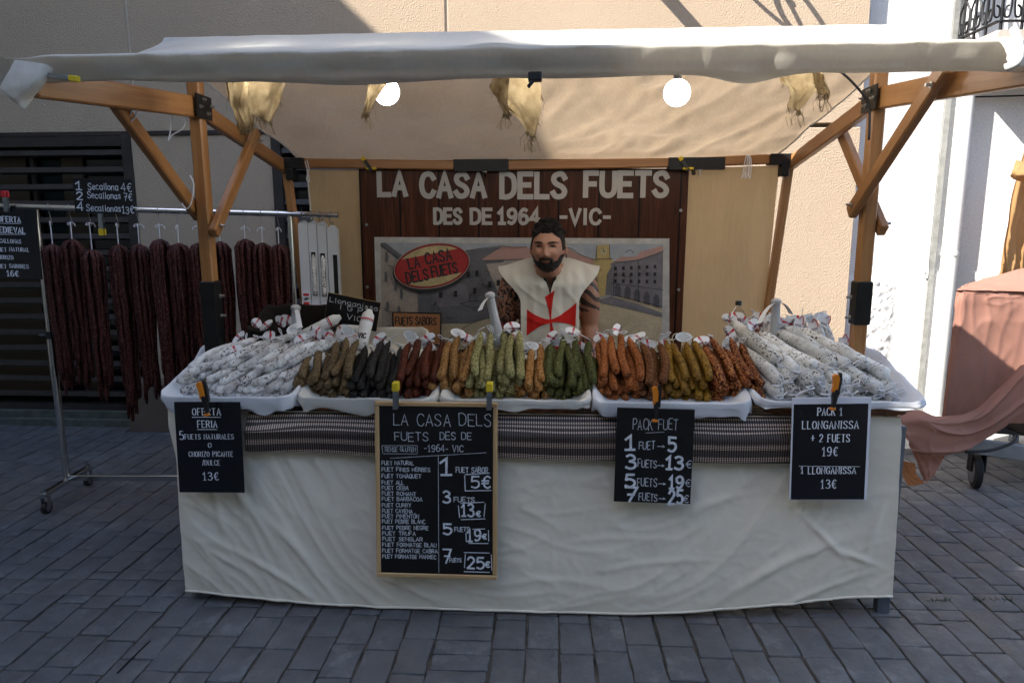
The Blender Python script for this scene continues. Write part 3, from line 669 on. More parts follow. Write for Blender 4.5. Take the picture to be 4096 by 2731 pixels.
def board(name, label, TL, TR, BL, v, tilt=0, group=None, Mf=ST, Mi=STi, cat='sign', lean=0.0, BR=None, vb=None):
    a, b, c = atv(*TL, v, Mi), atv(*TR, v, Mi), atv(*BL, v if vb is None else vb, Mi); BR = BR or (TR[0] + BL[0] - TL[0], TR[1] + BL[1] - TL[1])
    x = (b - a); W = x.length; x.normalize(); z = a - c; z = (z - x * z.dot(x)); H = z.length; z.normalize()
    y = z.cross(x)
    m = Matrix(((x.x, y.x, z.x, a.x), (x.y, y.y, z.y, a.y), (x.z, y.z, z.z, a.z), (0, 0, 0, 1)))
    if lean: m = m @ RX(lean)
    o = thing(name, label, cat, Mf @ m, group)
    def L(px, py):       # place in the photograph's picture of the board -> place on the board
        s, t = .5, .5
        for _ in range(12):
            t = (py - lerp(TL[1], TR[1], s)) / lerp(BL[1] - TL[1], BR[1] - TR[1], s); s = (px - lerp(TL[0], BL[0], t)) / lerp(TR[0] - TL[0], BR[0] - BL[0], t)
        return s * W, -t * H
    return o, W, H, L
def lines(o, L, rows, w, style, mat, y, S=1.0, name='lettering'):
    for r in rows:
        s, x0, yb, x1, cap = r[:5]
        if ' ' in s:      # every word its own piece
            gap = {'chalk': 1.3, 'bold': 1.75, 'serif': 1.9}[style]; tot = sum(FONT[c][0] for c in s) + gap * (len(s) - 1); x = 0; ws = []
            for w_ in s.split(' '):
                wl = sum(FONT[c][0] for c in w_) + gap * (len(w_) - 1); ws.append((w_, lerp(x0, x1, x / tot), yb, lerp(x0, x1, (x + wl) / tot), cap, *r[5:])); x += wl + FONT[' '][0] + 2 * gap
            lines(o, L, ws, w, style, mat, y, S, name); continue
        mb = MB(); p0 = L(x0 * S, yb * S); p1 = L(x1 * S, yb * S); pc = L(x0 * S, (yb - cap) * S); ww = r[5] if len(r) > 5 else w
        text(mb, s, p0[0], p1[0], (p0[1] + p1[1]) / 2, pc[1] - p0[1], ww, style, y, rs=int(yb)); mb.build(name, mat, o)
def rules(o, L, segs, w, mat, y, S=1.0):
    for (x0, y0, x1, y1) in segs:
        mb = MB(); ribbon(mb, [Vector(L(x0 * S, y0 * S)), Vector(L((x0 + x1) / 2 * S, (y0 + y1) / 2 * S)), Vector(L(x1 * S, y1 * S))], lambda d: w, y); mb.build('ruled_line', mat, o)
k = 4096 / 2352
def Q(x, y): return (x * k, y * k)
# big framed chalkboard
VB = -.405
o, W_, H_, L = board('framed_chalkboard', 'tall pine-framed chalkboard price list clamped to the middle of the table front', (1498, 1605), (1990, 1612), (1500, 2305), VB + .03, cat='chalkboard', BR=(1989, 2311), vb=VB - .03)
fw = .018
for (x0, x1, z0, z1) in ((0, W_, -fw, 0), (0, W_, -H_, -H_ + fw)): 
    stick('frame_rail', (x0, .006, (z0 + z1) / 2), (x1, .006, (z0 + z1) / 2), .018, fw, o, PINE, .003)
for x in (fw / 2, W_ - fw / 2): stick('frame_rail', (x, .0068, -H_ + fw + .0005), (x, .0068, -fw - .0005), .0175, fw, o, PINE, .003, up=(1, 0, 0))
MB().box(fw - .002, W_ - fw + .002, .004, .011, -H_ + fw - .002, -fw + .002).build('slate', SLATE, o)
def z2(X, Y): return 1300 + .6378 * X, 1500 + .6378 * Y
LL = lambda X, Y: L(*z2(X, Y))
lines(o, LL, [('LA CASA DELS', 428, 315, 1040, 72), ('FUETS', 434, 408, 646, 52), ('DES DE', 722, 400, 918, 44), ('-1964- VIC', 622, 474, 868, 40)], .0016, 'chalk', CHALK, .0034)
lines(o, LL, [('SENSE GLUTEN', 372, 473, 568, 27)], .0012, 'chalk', CHALK, .0034)
ITEMS = (('FUET NATURAL', 555), ('FUET FINES HERBES', 658), ('FUET TOMÀQUET', 600), ('FUET ALL', 490), ('FUET CEBA', 520), ('FUET ROMANT', 568), ('FUET BARBACOA', 607), ('FUET CURRY', 535), ('FUET CAYENA', 545), ('FUET PIMENTÓN', 585), ('FUET PEBRE BLANC', 625), ('FUET PEBRE NEGRE', 645), ('FUET TRUFA', 563), ('FUET SENGLAR', 608), ('FUET FORMATGE BLAU', 695), ('FUET FORMATGE CABRA', 702), ('FUET FORMATGE MANXEC', 693))
YB = (557, 597, 638, 678, 712, 748, 781, 820, 857, 890, 923, 962, 998, 1034, 1070, 1108, 1145)
lines(o, LL, [(s, 352, y, x1, 23) for (s, x1), y in zip(ITEMS, YB)], .0015, 'chalk', CHALK, .0034)
lines(o, LL, [('1', 725, 618, 800, 105, .0048), ('3', 738, 793, 782, 72, .0042), ('5', 738, 988, 792, 70, .0042), ('7', 738, 1170, 792, 84, .0036), ('5€', 918, 698, 1038, 72, .0036), ('13', 855, 876, 932, 78, .0040), ('€', 946, 874, 974, 34, .0030), ('19', 896, 1030, 975, 70, .0040), ('€', 985, 1016, 1012, 32, .0030), ('25', 892, 1203, 998, 76, .0042), ('€', 1002, 1194, 1034, 36, .0030)], .004, 'chalk', CHALKS, .0033)
lines(o, LL, [('FUET SABOR', 822, 602, 1022, 32, .0019), ('FUETS', 808, 786, 938, 30, .0019), ('FUETS', 812, 970, 906, 26, .0018), ('FUETS', 780, 1164, 853, 24, .0018)], .0018, 'chalk', CHALK, .0034)
rules(o, LL, [(405, 516, 1012, 479), (710, 498, 711, 1232), (352, 438, 578, 436), (578, 436, 577, 485), (577, 488, 362, 488), (354, 440, 358, 486)], .0010, CHALK, .0034)
rules(o, LL, [(878, 615, 1034, 604), (876, 620, 880, 718), (880, 716, 1044, 712), (850, 794, 998, 785), (836, 808, 844, 885), (1006, 792, 998, 880), (852, 896, 1006, 889), (925, 955, 1005, 952), (884, 980, 886, 1036), (1026, 960, 1028, 1030), (900, 1044, 1026, 1044), (870, 1102, 1034, 1104), (880, 1110, 874, 1200), (1044, 1112, 1048, 1215), (870, 1224, 1034, 1226)], .0018, CHALKS, .0034)
# pack fuet board
o, W_, H_, L = board('price_chalkboard', 'frameless black chalkboard headed PACK FUET hanging right of the framed one', Q(1418, 936), Q(1597, 941), Q(1408, 1152), VB + .02, cat='chalkboard', BR=Q(1582, 1160), vb=VB)
MB().box(0, W_, .004, .010, -H_, 0, .0015).build('slate', SLATE, o)
lines(o, L, [('PACK FUET', 1453, 986, 1556, 24)], .0014, 'chalk', CHALK, .0034, k)
rows = []
lines(o, L, [('1', 1435, 1033, 1459, 31), ('5', 1533, 1036, 1551, 31), ('3', 1436, 1075, 1458, 33), ('13', 1528, 1078, 1566, 31), ('5', 1434, 1117, 1456, 29), ('19', 1535, 1122, 1566, 28), ('7', 1434, 1153, 1460, 32), ('25', 1533, 1158, 1563, 31)], .0050, 'chalk', CHALKS, .0033, k)
lines(o, L, [('FUET', 1467, 1031, 1503, 18), ('FUETS', 1464, 1073, 1506, 17), ('FUETS', 1462, 1117, 1506, 18), ('FUETS', 1465, 1151, 1507, 17), ('>', 1509, 1032, 1525, 16), ('>', 1509, 1075, 1523, 14), ('>', 1510, 1118, 1526, 15), ('>', 1510, 1152, 1524, 14), ('€', 1573, 1075, 1586, 17), ('€', 1571, 1118, 1583, 16), ('€', 1566, 1156, 1578, 18)], .0016, 'chalk', CHALK, .0034, k)
rules(o, L, [(1483, 994, 1526, 992)], .001, CHALK, .0034, k)
# printed OFERTA FERIA board
o, W_, H_, L = board('printed_sign', 'black laminated sign reading OFERTA FERIA clamped crookedly at the left table corner', Q(398, 923), Q(550, 923), Q(421, 1131), VB + .02, BR=Q(568, 1133), vb=VB - .005)
MB().box(0, W_, .004, .009, -H_, 0, .001).build('panel', LAMI, o)
lines(o, L, [('OFERTA', 443, 953, 507, 15), ('FERIA', 456, 981, 500, 15), ('FUETS NATURALES', 428, 1008, 539, 11, .0013), ('5', 416, 1009, 425, 19), ('O', 482, 1027, 489, 10, .0013), ('CHORIZO PICANTE', 439, 1048, 539, 11, .0013), ('/DULCE', 471, 1068, 510, 11, .0013), ('13€', 474, 1103, 508, 18)], .0021, 'serif', PRINTW, .0034, k)
rules(o, L, [(442, 958, 508, 958), (455, 986, 501, 986)], .0012, PRINTW, .0034, k)
# PACK 1 LLONGANISSA sheet
o, W_, H_, L = board('printed_sheet', 'white-edged black sheet reading PACK 1 LLONGANISSA clamped at the right table corner', Q(1821, 914), Q(2003, 912), Q(1815, 1149), VB + .015, BR=Q(1992, 1146), vb=VB)
MB().box(0, W_, .004, .008, -H_, 0, .001).build('paper', PAPER, o)
MB().box(.006, W_ - .011, .0028, .0041, -H_ + .003, -.026).build('black_print', LAMI, o)
lines(o, L, [('PACK 1', 1879, 953, 1935, 17), ('LLONGANISSA', 1844, 983, 1972, 17), ('+ 2 FUETS', 1864, 1013, 1952, 17), ('19€', 1890, 1045, 1924, 20), ('1 LLONGANISSA', 1841, 1086, 1966, 15), ('13€', 1887, 1120, 1921, 20)], .0022, 'serif', PRINTW, .0021, k)
rules(o, L, [(1836, 1069, 1976, 1069)], .0008, PRINTW, .0021, k)
# ------------------------------------------------------------------ spring clamps
ORANGE = simple('orange_plastic', (.72, .22, .012), .4); BLK = simple('black_plastic', (.012, .012, .013), .4); YEL = simple('yellow_rubber', (.70, .50, .015), .5); RED = simple('red_rubber', (.55, .02, .025), .5)
STEEL = simple('pressed_steel', (.36, .38, .40), .35, .85, var=.3, vs=30)
def hand_clamp(label, px, py, v, rot=0):
    c = atv(px, py, v); o = thing('spring_clamp', label, 'clamp', ST @ T(c) @ RY(rot) @ Matrix.Scale(.72, 4), 'orange-handled spring clamps on the signs')
    MB().poly([(-.020, .010), (.006, .015), (.008, .085), (.0, .105), (-.016, .108), (-.026, .095), (-.018, .05)], -.016, .024).build('handle', ORANGE, o)
    MB().poly([(.006, -.01), (.022, -.01), (.026, .08), (.02, .115), (.008, .115), (.010, .07)], -.004, .02).build('handle', BLK, o)
    MB().poly([(-.014, .02), (.014, .02), (.012, -.03), (.006, -.075), (-.006, -.075), (-.012, -.02)], -.014, .026).build('jaw', BLK, o)
    MB().box(-.020, .010, -.018, .004, -.09, -.076, .003).build('jaw_pad', ORANGE, o); MB().tube([(0, -.02, .018), (0, .018, .018)], .009, 10).build('pivot', BLK, o)
hand_clamp('orange and black spring clamp pinching the OFERTA FERIA sign', 820, 1600, -.43, -8)
hand_clamp('orange and black spring clamp pinching the PACK FUET chalkboard', 2625, 1622, -.43, 0)
hand_clamp('orange and black spring clamp pinching the white-edged sheet', 3340, 1574, -.43, 4)
def steel_clamp(label, M_, tip=YEL, l=.075, group='steel spring clips with coloured rubber tips'):
    o = thing('spring_clip', label, 'clamp', M_, group)
    for s in (-1, 1): 
        MB().poly([(-.011, 0), (.011, 0), (.010, -l), (-.010, -l)], s * .010 - .001, .002).build('jaw', STEEL, o)
        MB().box(-.013, .013, s * .013 - .005, s * .013 + .005, 0, .038, .003).build('rubber_tip', tip, o)
    MB().tube([(-.010, 0, -.005), (.010, 0, -.005)], .007, 8).build('spring', STEEL, o)
for px, py, tx in ((1583, 1563, 'left'), (1958, 1565, 'right')): steel_clamp(f'yellow-tipped steel spring clip on the {tx} end of the framed chalkboard top', ST @ T(atv(px, py, VB - .006)) @ RY(2))
# ------------------------------------------------------------------ wicker baskets with cloth liners
WICK = simple('brown_wicker', (.23, .085, .028), .55, col2=(.11, .04, .014), vs=40, bs=120, bstr=.4)
LINW = canvas_mat('white_liner', (.76, .77, .80), .12, 500, (.70, .71, .74)); LINC = canvas_mat('cream_liner', (.72, .69, .62), .12, 500, (.66, .63, .56))
LIND = canvas_mat('dark_brown_liner', (.028, .022, .020), 0, 500)
def rrect(t, hw, hd, r):      # rounded rectangle outline, t in 0..1
    P = []; 
    seg = [(hw - r, -hd + r, -90), (hw - r, hd - r, 0), (-hw + r, hd - r, 90), (-hw + r, -hd + r, 180)]
    n = 4; q = (t % 1) * 4; i = int(q); f = q - i
    cx, cy, a0 = seg[i]; nx, ny, _ = seg[(i + 1) % 4]
    if f < .35: a = R(a0 + 90 * f / .35); return Vector((cx + r * math.cos(a), cy + r * math.sin(a)))
    a = R(a0 + 90); p = Vector((cx + r * math.cos(a), cy + r * math.sin(a))); e = Vector((nx + r * math.cos(a), ny + r * math.sin(a))); return p.lerp(e, (f - .35) / .65)
def basket(label, u0, u1, v0, v1, z0, h, tilt, lin, droop=.045, rear=0.0, seed=1, yaw=0.0):
    hw, hd = (u1 - u0) / 2, (v1 - v0) / 2
    M_ = ST @ T(((u0 + u1) / 2, v0, z0)) @ RZ(yaw) @ RX(tilt) @ T((0, hd, 0))
    o = thing('wicker_basket', label, 'basket', M_, 'cloth-lined wicker baskets on the table'); N = 96
    wk = MB(); nr = max(4, int(h / .0115))
    for i in range(nr):
        f = i / (nr - 1); zz = f * (h - .016); gr = .88 + .105 * f
        wk.tube([(*(rrect(k_ / N, hw * gr, hd * gr, .06) * (1 + .012 * math.cos(k_ * math.pi / 2 + i * math.pi))), zz + .002 * math.sin(k_ * math.pi / 2 + i * 2)) for k_ in range(N)], .0068, 6, closed=True)
    for q in (0, 1): wk.tube([(*(rrect(k_ / N, hw, hd, .06) * (.985 + .008 * math.sin(k_ * .8 + q * 3.14))), h - .012 + .003 * math.cos(k_ * .8 + q * 3.14)) for k_ in range(N)], .005, 6, closed=True)
    wk.build('wicker', WICK, o, True)
    MB().grid(lambda a, b: (lerp(-hw * .86, hw * .86, a), lerp(-hd * .86, hd * .86, b), .004), 2, 2).build('bottom', WICK, o)
    def lf(a, b):
        f = b * 8
        n1 = nz(a * 17 + seed, b * 2, seed); n2 = nz(a * 31, b * 3, seed + 5)
        fr = rrect(a, hw, hd, .06); front = sm(.3, -.9, fr.y / hd); back = sm(.3, .95, fr.y / hd)
        dr = droop * (.5 + .5 * front) * (1 + .95 * n1 + .5 * n2); up = rear * back
        prof = [(.60, .010), (.80, .014), (.86, h * .4), (.93, h * .85), (.985, h + .006), (1.02, h + .008), (1.042, h - dr * .35), (1.044 + .02 * n1 + .014 * n2, h - dr * .75), (1.040 + .03 * n2 + .02 * n1, h - dr)]
        i = min(int(f), 7); t = f - i; kk = lerp(prof[i][0], prof[i + 1][0], t); zz = lerp(prof[i][1], prof[i + 1][1], t)
        p = rrect(a, hw * kk, hd * kk, .06 * kk) 
        out = sm(.4, 1, b); p = p * (1 + (.014 * n2 + .009 * nz(a * 60, b * 5, 3)) * out)
        return (p.x, p.y, zz + up * sm(.2, .5, b) + (.010 * n1 + .005 * n2) * sm(.25, .6, b))
    MB().grid(lf, 160, 24, closed=True).build('liner', lin, o, True); 
    ln = MB().add([(-hw * .62, -hd * .62, .010), (hw * .62, -hd * .62, .010), (hw * .62, hd * .62, .010), (-hw * .62, hd * .62, .010)], [(0, 1, 2, 3)]).build('liner_base', lin, o)
    return o
basket('white-lined basket of mould-white fuets at the left end of the table', -1.555, -.985, -.335, .13, .878, .065, 15, LINW, .05, .03, 1)
basket('cream-lined basket of grey, black and dark red fuets, second from left', -.965, -.385, -.325, .11, .876, .062, 13, LINC, .045, .0, 2)
basket('cream-lined basket of orange and green fuets in the middle of the table', -.355, .260, -.325, .11, .876, .062, 13, LINC, .030, .0, 3)
basket('white-lined basket of paprika, mustard and chilli fuets, second from right', .285, .915, -.335, .11, .876, .060, 13, LINW, .052, .0, 4)
basket('white-lined basket of thick llonganissas at the right end of the table', .945, 1.605, -.325, .18, .876, .068, 16, LINW, .020, .0, 5)
basket('raised rear basket with grey cloth rim behind the thick llonganissas', .98, 1.42, .09, .40, .935, .10, 18, LINC, .03, .02, 6)
basket('rear basket holding paper-wrapped salamis below the small tilted chalkboard', -.98, -.52, .10, .40, .955, .09, 18, LINC, .03, .0, 7)
basket('rear basket under a dark brown cloth behind the mould-white fuets', -1.38, -.98, .16, .44, 1.03, .12, 14, LIND, .05, .03, 8)
# ------------------------------------------------------------------ cured sausages
def saus_mat(name, c1, c2, c3=None, rough=.75, gs=125, gb=1.0, fleck=None, gl=None):
    m, nt, b = mk(name); v = coords(nt, shift=True); oi = nt.nodes.new('ShaderNodeObjectInfo')
    n = tnoise(nt, v, 13 if fleck else 9, 5, .62); c = ramp(nt, n, [(.36, c2), (.58 if fleck else .65, c1)])
    gr = tnoise(nt, v, gs, 2, .6)
    if c3: c = mixc(nt, ramp(nt, gr, [(.50, 0), (.58, 1)]), c, c3); c = mixc(nt, ramp(nt, gr, [(.36, 1), (.46, 0)]), c, tuple(q * .5 for q in c2))
    if fleck:
        fv = nd(nt, 'Mapping', {'Vector': v, 'Scale': (.6, 1, 1)}).outputs[0]; big = tnoise(nt, v, 11, 2)
        f = tnoise(nt, fv, 95, 3, .7); f = maths(nt, 'ADD', f, maths(nt, 'MULTIPLY', big, .38)); f = ramp(nt, f, [(.765, 0), (.815, 1)]); c = mixc(nt, f, c, fleck)
    br = maths(nt, 'MULTIPLY_ADD', oi.outputs['Random'], .36, .78); cc = nd(nt, 'CombineColor', {0: br, 1: br, 2: br}).outputs[0]
    c = mixc(nt, 1.0, c, cc, 'MULTIPLY')
    nt.links.new(c, b.inputs['Base Color']); b.inputs['Roughness'].default_value = rough; b.inputs['Specular IOR Level'].default_value = .18
    bump(nt, b, gr, gb, .004); return m
def saus_mesh(name, mat, L, r, seed, knot=True, bend=.03, n=12, m=22):
    rr = random.Random(seed); bx_, bz_ = rr.uniform(-bend, bend), rr.uniform(-bend * .5, bend); ph = rr.uniform(0, 6); pts, rad = [], []
    for i in range(m + 1):
        t = i / m; pts.append((L * t, bx_ * math.sin(math.pi * t) + .006 * math.sin(5 * t + ph), -bz_ * math.sin(math.pi * t) + .004 * math.sin(7 * t + ph)))
        e = min(1, (t / .16)) ** .5 if t < .16 else 1.0; e2 = max(0.0, 1 - ((t - .93) / .07) ** 2) ** .5 if t > .93 else 1.0
        rad.append(max(.0035, r * (e * .9 + .1 if t < .16 else 1) * e2 * (.86 + .14 * sm(0, .6, t)) * (1 + .10 * nz(t * 5, seed)) + .0 ))
    rad[0] = .005; rad[1] = max(rad[1] * .55, .006); rad[-1] = .004
    mb = MB().tube(pts, rad, n)
    for i, p in enumerate(mb.v):
        q = Vector(p); d = r * (.07 * nz(q.x * 16, q.y * 40 + seed, q.z * 40) + .05 * nz(q.x * 60, q.y * 90 + seed, q.z * 90)) ; c = Vector((q.x, 0, 0)); w = (q - c); w = w.normalized() if w.length > 1e-6 else w; mb.v[i] = tuple(q + w * d)
    return mb.mesh(name, mat, True)
STRING = simple('white_cotton_string', (.74, .73, .75), .95); STRINGY = simple('natural_string', (.66, .60, .45), .95)
def tagmat():
    m, nt, b = mk('oval_tag_print'); s = nd(nt, 'SeparateXYZ', {0: coords(nt)}); x, y = s.outputs[0], s.outputs[1]
    band = maths(nt, 'LESS_THAN', maths(nt, 'ABSOLUTE', maths(nt, 'ADD', x, maths(nt, 'MULTIPLY', y, .25))), .0055)
    edge = maths(nt, 'GREATER_THAN', maths(nt, 'ABSOLUTE', y), .0075)
    c = mixc(nt, maths(nt, 'MULTIPLY', band, edge), (.80, .79, .80), (.58, .02, .03))
    pic = maths(nt, 'MULTIPLY', band, maths(nt, 'SUBTRACT', 1.0, edge)); c = mixc(nt, maths(nt, 'MULTIPLY', pic, .8), c, (.42, .16, .22))
    nt.links.new(c, b.inputs['Base Color']); b.inputs['Roughness'].default_value = .35; return m
def tagmat2():
    m, nt, b = mk('oval_tag_back'); s = nd(nt, 'SeparateXYZ', {0: coords(nt)}); x, y = s.outputs[0], s.outputs[1]
    n = tnoise(nt, coords(nt, scale=(900, 240, 1)), 1, 1); inn = maths(nt, 'LESS_THAN', maths(nt, 'ADD', maths(nt, 'ABSOLUTE', x), maths(nt, 'ABSOLUTE', maths(nt, 'MULTIPLY', y, 1.2))), .032)
    c = mixc(nt, maths(nt, 'MULTIPLY', inn, ramp(nt, n, [(.48, 0), (.56, .75)])), (.76, .77, .79), (.22, .23, .25)); nt.links.new(c, b.inputs['Base Color']); b.inputs['Roughness'].default_value = .35; return m
TAGM, TAGB = tagmat(), tagmat2(); TAGINK = simple('tag_ink', (.06, .02, .03), .6); REDW = simple('red_edge', (.58, .03, .04), .5)
def tag_mesh(mat, bend):
    mb = MB(); n = 24; a, b = .037, .0225
    top = [(a * math.cos(2 * math.pi * i / n), b * math.sin(2 * math.pi * i / n)) for i in range(n)]
    zf = lambda x: bend * x * x * 14
    vs = [(x, y, zf(x)) for x, y in top] + [(x * .5, y * .5, zf(x * .5)) for x, y in top] + [(0, 0, 0)]
    fs = [(i, (i + 1) % n, n + (i + 1) % n, n + i) for i in range(n)] + [(n + i, n + (i + 1) % n, 2 * n) for i in range(n)]
    mb.add(vs, fs); return mb.mesh('oval_tag', mat, True)
TAGS = [tag_mesh(TAGM, b) for b in (.25, -.2, .05)] + [tag_mesh(TAGB, b) for b in (.3, -.1)]
def brandmesh():
    mb = MB(); text(mb, 'Cabanas', -.029, .029, .0075, .0115, .0014, 'bold'); mb.v = [(x, z, .0006 + y * -1) for x, y, z in mb.v]; mb.v = [(x, y - .026, z) for x, y, z in mb.v]; return mb.mesh('tag_lettering', TAGINK)
BRAND = brandmesh()
def add_tag(par, p, seed, face=None, sc=1.0):      # p in stall coordinates; the tag leans towards the customer
    rr = random.Random(seed); kind = rr.choice((0, 0, 1, 2, 0, 3, 4))
    M_ = ST @ T(p) @ RZ(rr.uniform(-30, 30)) @ RX(rr.uniform(45, 85)) @ RZ(rr.uniform(-60, 60)) @ Matrix.Scale(sc, 4)
    o = link('oval_tag', TAGS[kind], par); o.matrix_world = M_
    if par: o.matrix_parent_inverse = par.matrix_world.inverted(); 
    if kind < 3: link('tag_lettering', BRAND, o, T((0, 0, .0008)))
    return o
def loops(rr, p, n=2, r=.03, th=.0022):
    mb = MB()
    for _ in range(n):
        a = rr.uniform(0, 6.28); e1 = Vector((math.cos(a), rr.uniform(-.5, .2), rr.uniform(.0, .6))) * r; e2 = Vector((rr.uniform(-.4, .4), rr.uniform(-.6, 0), rr.uniform(-.4, .6))) * r
        q = Vector(p); mb.tube(spline([q, q + e1 * .6 + e2 * .3, q + e1 * 1.2 + e2, q + e1 * .6 + e2 * 1.5, q + e2 * .7, q + Vector((.004, 0, -.01))], 5), th, 5)
    return mb
SV = {}
def sausage(kind, head, tip, seed, label, group, roll=0.0, tagp=False, tie=True, tipstring=False):
    name, mat, L0, r, strm = kind; head, tip = Vector(head), Vector(tip)
    if tip.y < 0 < head.y + r:      # keep clear of the stall posts
        um = lerp(tip.x, head.x, -tip.y / max(.01, head.y - tip.y))
        if abs(abs(um) - 1.467) < .034 + r: head = tip.lerp(head, (-.036 - r - tip.y) / (head.y - tip.y))
    L = (tip - head).length
    key = (name, seed % 6)
    if key not in SV: SV[key] = saus_mesh(name, mat, L0, r, seed % 6 + len(name) * 3, bend=.011 if r < .025 else .012)
    me = SV[key]; s = L / L0
    M_ = ST @ aim(head, tip) @ Matrix.Rotation(roll, 4, 'X') @ Matrix.Diagonal((s, 1, 1, 1))
    o = link(name, me); o.matrix_world = M_; tag(o, label, 'sausage', group)
    rr = random.Random(seed * 7 + 1)
    if tie:
        mb = loops(rr, head + Vector((0, -.004, .006)), 1 + (rr.random() < .5), rr.uniform(.018, .034)); c = mb.build('tie_string', strm, None, True); c.parent = o; c.matrix_parent_inverse = M_.inverted(); c.matrix_basis = ST
    if tipstring:
        mb = loops(rr, tip + Vector((0, -.006, -.002)), 2, .034, .0026); c = mb.build('tie_string', strm, None, True); c.parent = o; c.matrix_parent_inverse = M_.inverted(); c.matrix_basis = ST
    if tagp:
        t = add_tag(None, head + Vector((rr.uniform(-.03, .03), rr.uniform(-.035, .0), rr.uniform(.015, .04))), seed); w = t.matrix_world.copy(); t.parent = o; t.matrix_parent_inverse = M_.inverted(); t.matrix_basis = w
    return o
WHITE = saus_mat('white_mould_casing', (.78, .77, .75), (.44, .41, .39), None, .85, 160, .35, fleck=(.085, .052, .038))
WHITE2 = saus_mat('white_mould_llonganissa', (.80, .78, .73), (.58, .555, .50), None, .85, 120, .5, fleck=(.10, .062, .042))
GB = saus_mat('grey_brown_pepper_crust', (.150, .098, .046), (.095, .062, .030), (.20, .14, .075))
BK = saus_mat('black_pepper_crust', (.022, .020, .018), (.014, .012, .011), (.050, .045, .040))
DR = saus_mat('dark_red_paprika_crust', (.085, .018, .009), (.045, .009, .006), (.15, .035, .012), .5)
TO = saus_mat('tan_orange_curry_crust', (.30, .145, .040), (.20, .085, .020), (.38, .21, .085))
PG = saus_mat('pale_green_herb_crust', (.235, .205, .075), (.16, .14, .045), (.34, .31, .15))
OR = saus_mat('orange_garlic_crust', (.34, .150, .035), (.24, .09, .018), (.42, .24, .10))
DG = saus_mat('dark_green_herb_crust', (.075, .078, .020), (.042, .048, .014), (.125, .125, .042))
PO = saus_mat('orange_paprika_crust', (.29, .082, .018), (.19, .048, .010), (.35, .13, .045))
BR = saus_mat('brown_spice_crust', (.155, .055, .017), (.10, .033, .011), (.21, .09, .035))
MU = saus_mat('mustard_curry_crust', (.215, .105, .008), (.135, .060, .007), (.25, .14, .02),   .55, 90, .6)
CH = saus_mat('chilli_flake_crust', (.155, .026, .007), (.085, .012, .004), (.42, .17, .05), .5, 105, 1.0)
DK = saus_mat('dark_red_dry_casing', (.060, .010, .008), (.020, .004, .004), (.12, .045, .038), .42, 120, .8)
K = {}
for nm, mt, r in (('white_fuet', WHITE, .0195), ('grey_fuet', GB, .0186), ('black_fuet', BK, .0186), ('dark_red_fuet', DR, .0186), ('tan_fuet', TO, .0186), ('pale_green_fuet', PG, .0186), ('orange_fuet', OR, .0186), ('dark_green_fuet', DG, .0186), ('paprika_fuet', PO, .0186), ('brown_fuet', BR, .0186), ('mustard_fuet', MU, .0186), ('chilli_fuet', CH, .0186)):
    K[nm] = (nm, mt, .33, r, STRINGY if nm == 'mustard_fuet' else STRING)
K['llonganissa'] = ('llonganissa', WHITE2, .44, .0300, STRING)
sd = [100]
ORD = ('first', 'second', 'third', 'fourth', 'fifth', 'sixth', 'seventh', 'eighth', 'ninth', 'tenth', 'eleventh', 'twelfth', 'thirteenth', 'fourteenth')
ROW = ('bottom', 'second', 'third', 'fourth', 'fifth', 'top')
def which(i, li, nl): return f', {ORD[i]} from left in the {"top" if li == nl - 1 else ROW[li]} row'
def heap(nm, u0, u1, label, group, zo=0.0, layers=4, fan=0.0, tags=3, top=1.0, vo=0.0):
    u0 -= .010; u1 += .010; kind = K[nm]; d = kind[3] * 1.9; rr = random.Random(len(nm) * 13 + int(u0 * 100)); n0 = max(2, int((u1 - u0) / d))
    LAY = [(-.222, .905, -.010, 1.055, 0), (-.243, .930, -.028, 1.082, .0), (-.262, .957, -.046, 1.108, .02), (-.276, .984, -.060, 1.134, .05)]
    tops = []
    for li, (vt, zt, vh, zh, sl) in enumerate(LAY):
        n = n0 if li < len(LAY) - 1 else max(2, int(n0 * .85))
        for i in range(n):
            f = (i + .5 + (.25 if li % 2 else -.15) + rr.uniform(-.2, .2)) / n; u = lerp(u0, u1, min(1, max(0, f)))
            um = (u0 + u1) / 2; ut = u + rr.uniform(-.012, .012) + fan; uh = um + (u - um) * .92 + rr.uniform(-.014, .014) - fan * .3
            dz = rr.uniform(-.004, .006); s_ = rr.uniform(0, .03) + rr.uniform(0, 1) * sl; sd[0] += 1; s2 = s_ + rr.uniform(-.02, .01)
            is_top = li >= len(LAY) - 2
            hd = (uh, vh + .8 * s2 + vo, zh + zo * top + dz + .57 * s2)
            o = sausage(kind, hd, (ut, vt + .8 * s_ + vo, zt + zo * .4 + dz + .57 * s_), sd[0], label + which(i, li, len(LAY)), group, rr.uniform(0, 6), False, is_top)
            if is_top: tops.append((*hd, o))
    for i in range(min(tags, len(tops))):
        uh, vh, zh, o = tops[int((i + .5) * len(tops) / tags)]; rr2 = rr
        t = add_tag(None, Vector((uh + rr2.uniform(-.02, .02), vh + rr2.uniform(-.005, .03), zh + rr2.uniform(.008, .03))), sd[0] + i * 3)
        w = t.matrix_world.copy(); t.parent = o; t.matrix_parent_inverse = o.matrix_world.inverted(); t.matrix_basis = w
def ux(px): return (px - 2048) * .001106 - .078
heap('grey_fuet', ux(1205), ux(1415), 'grey-brown pepper-crusted fuet in the second basket', 'grey-brown fuets', -.012, tags=4)
heap('black_fuet', ux(1425), ux(1595), 'black pepper-crusted fuet in the second basket', 'black fuets', -.034, tags=2)
heap('dark_red_fuet', ux(1605), ux(1765), 'dark red fuet in the second basket', 'dark red fuets', -.026, fan=-.006, tags=4)
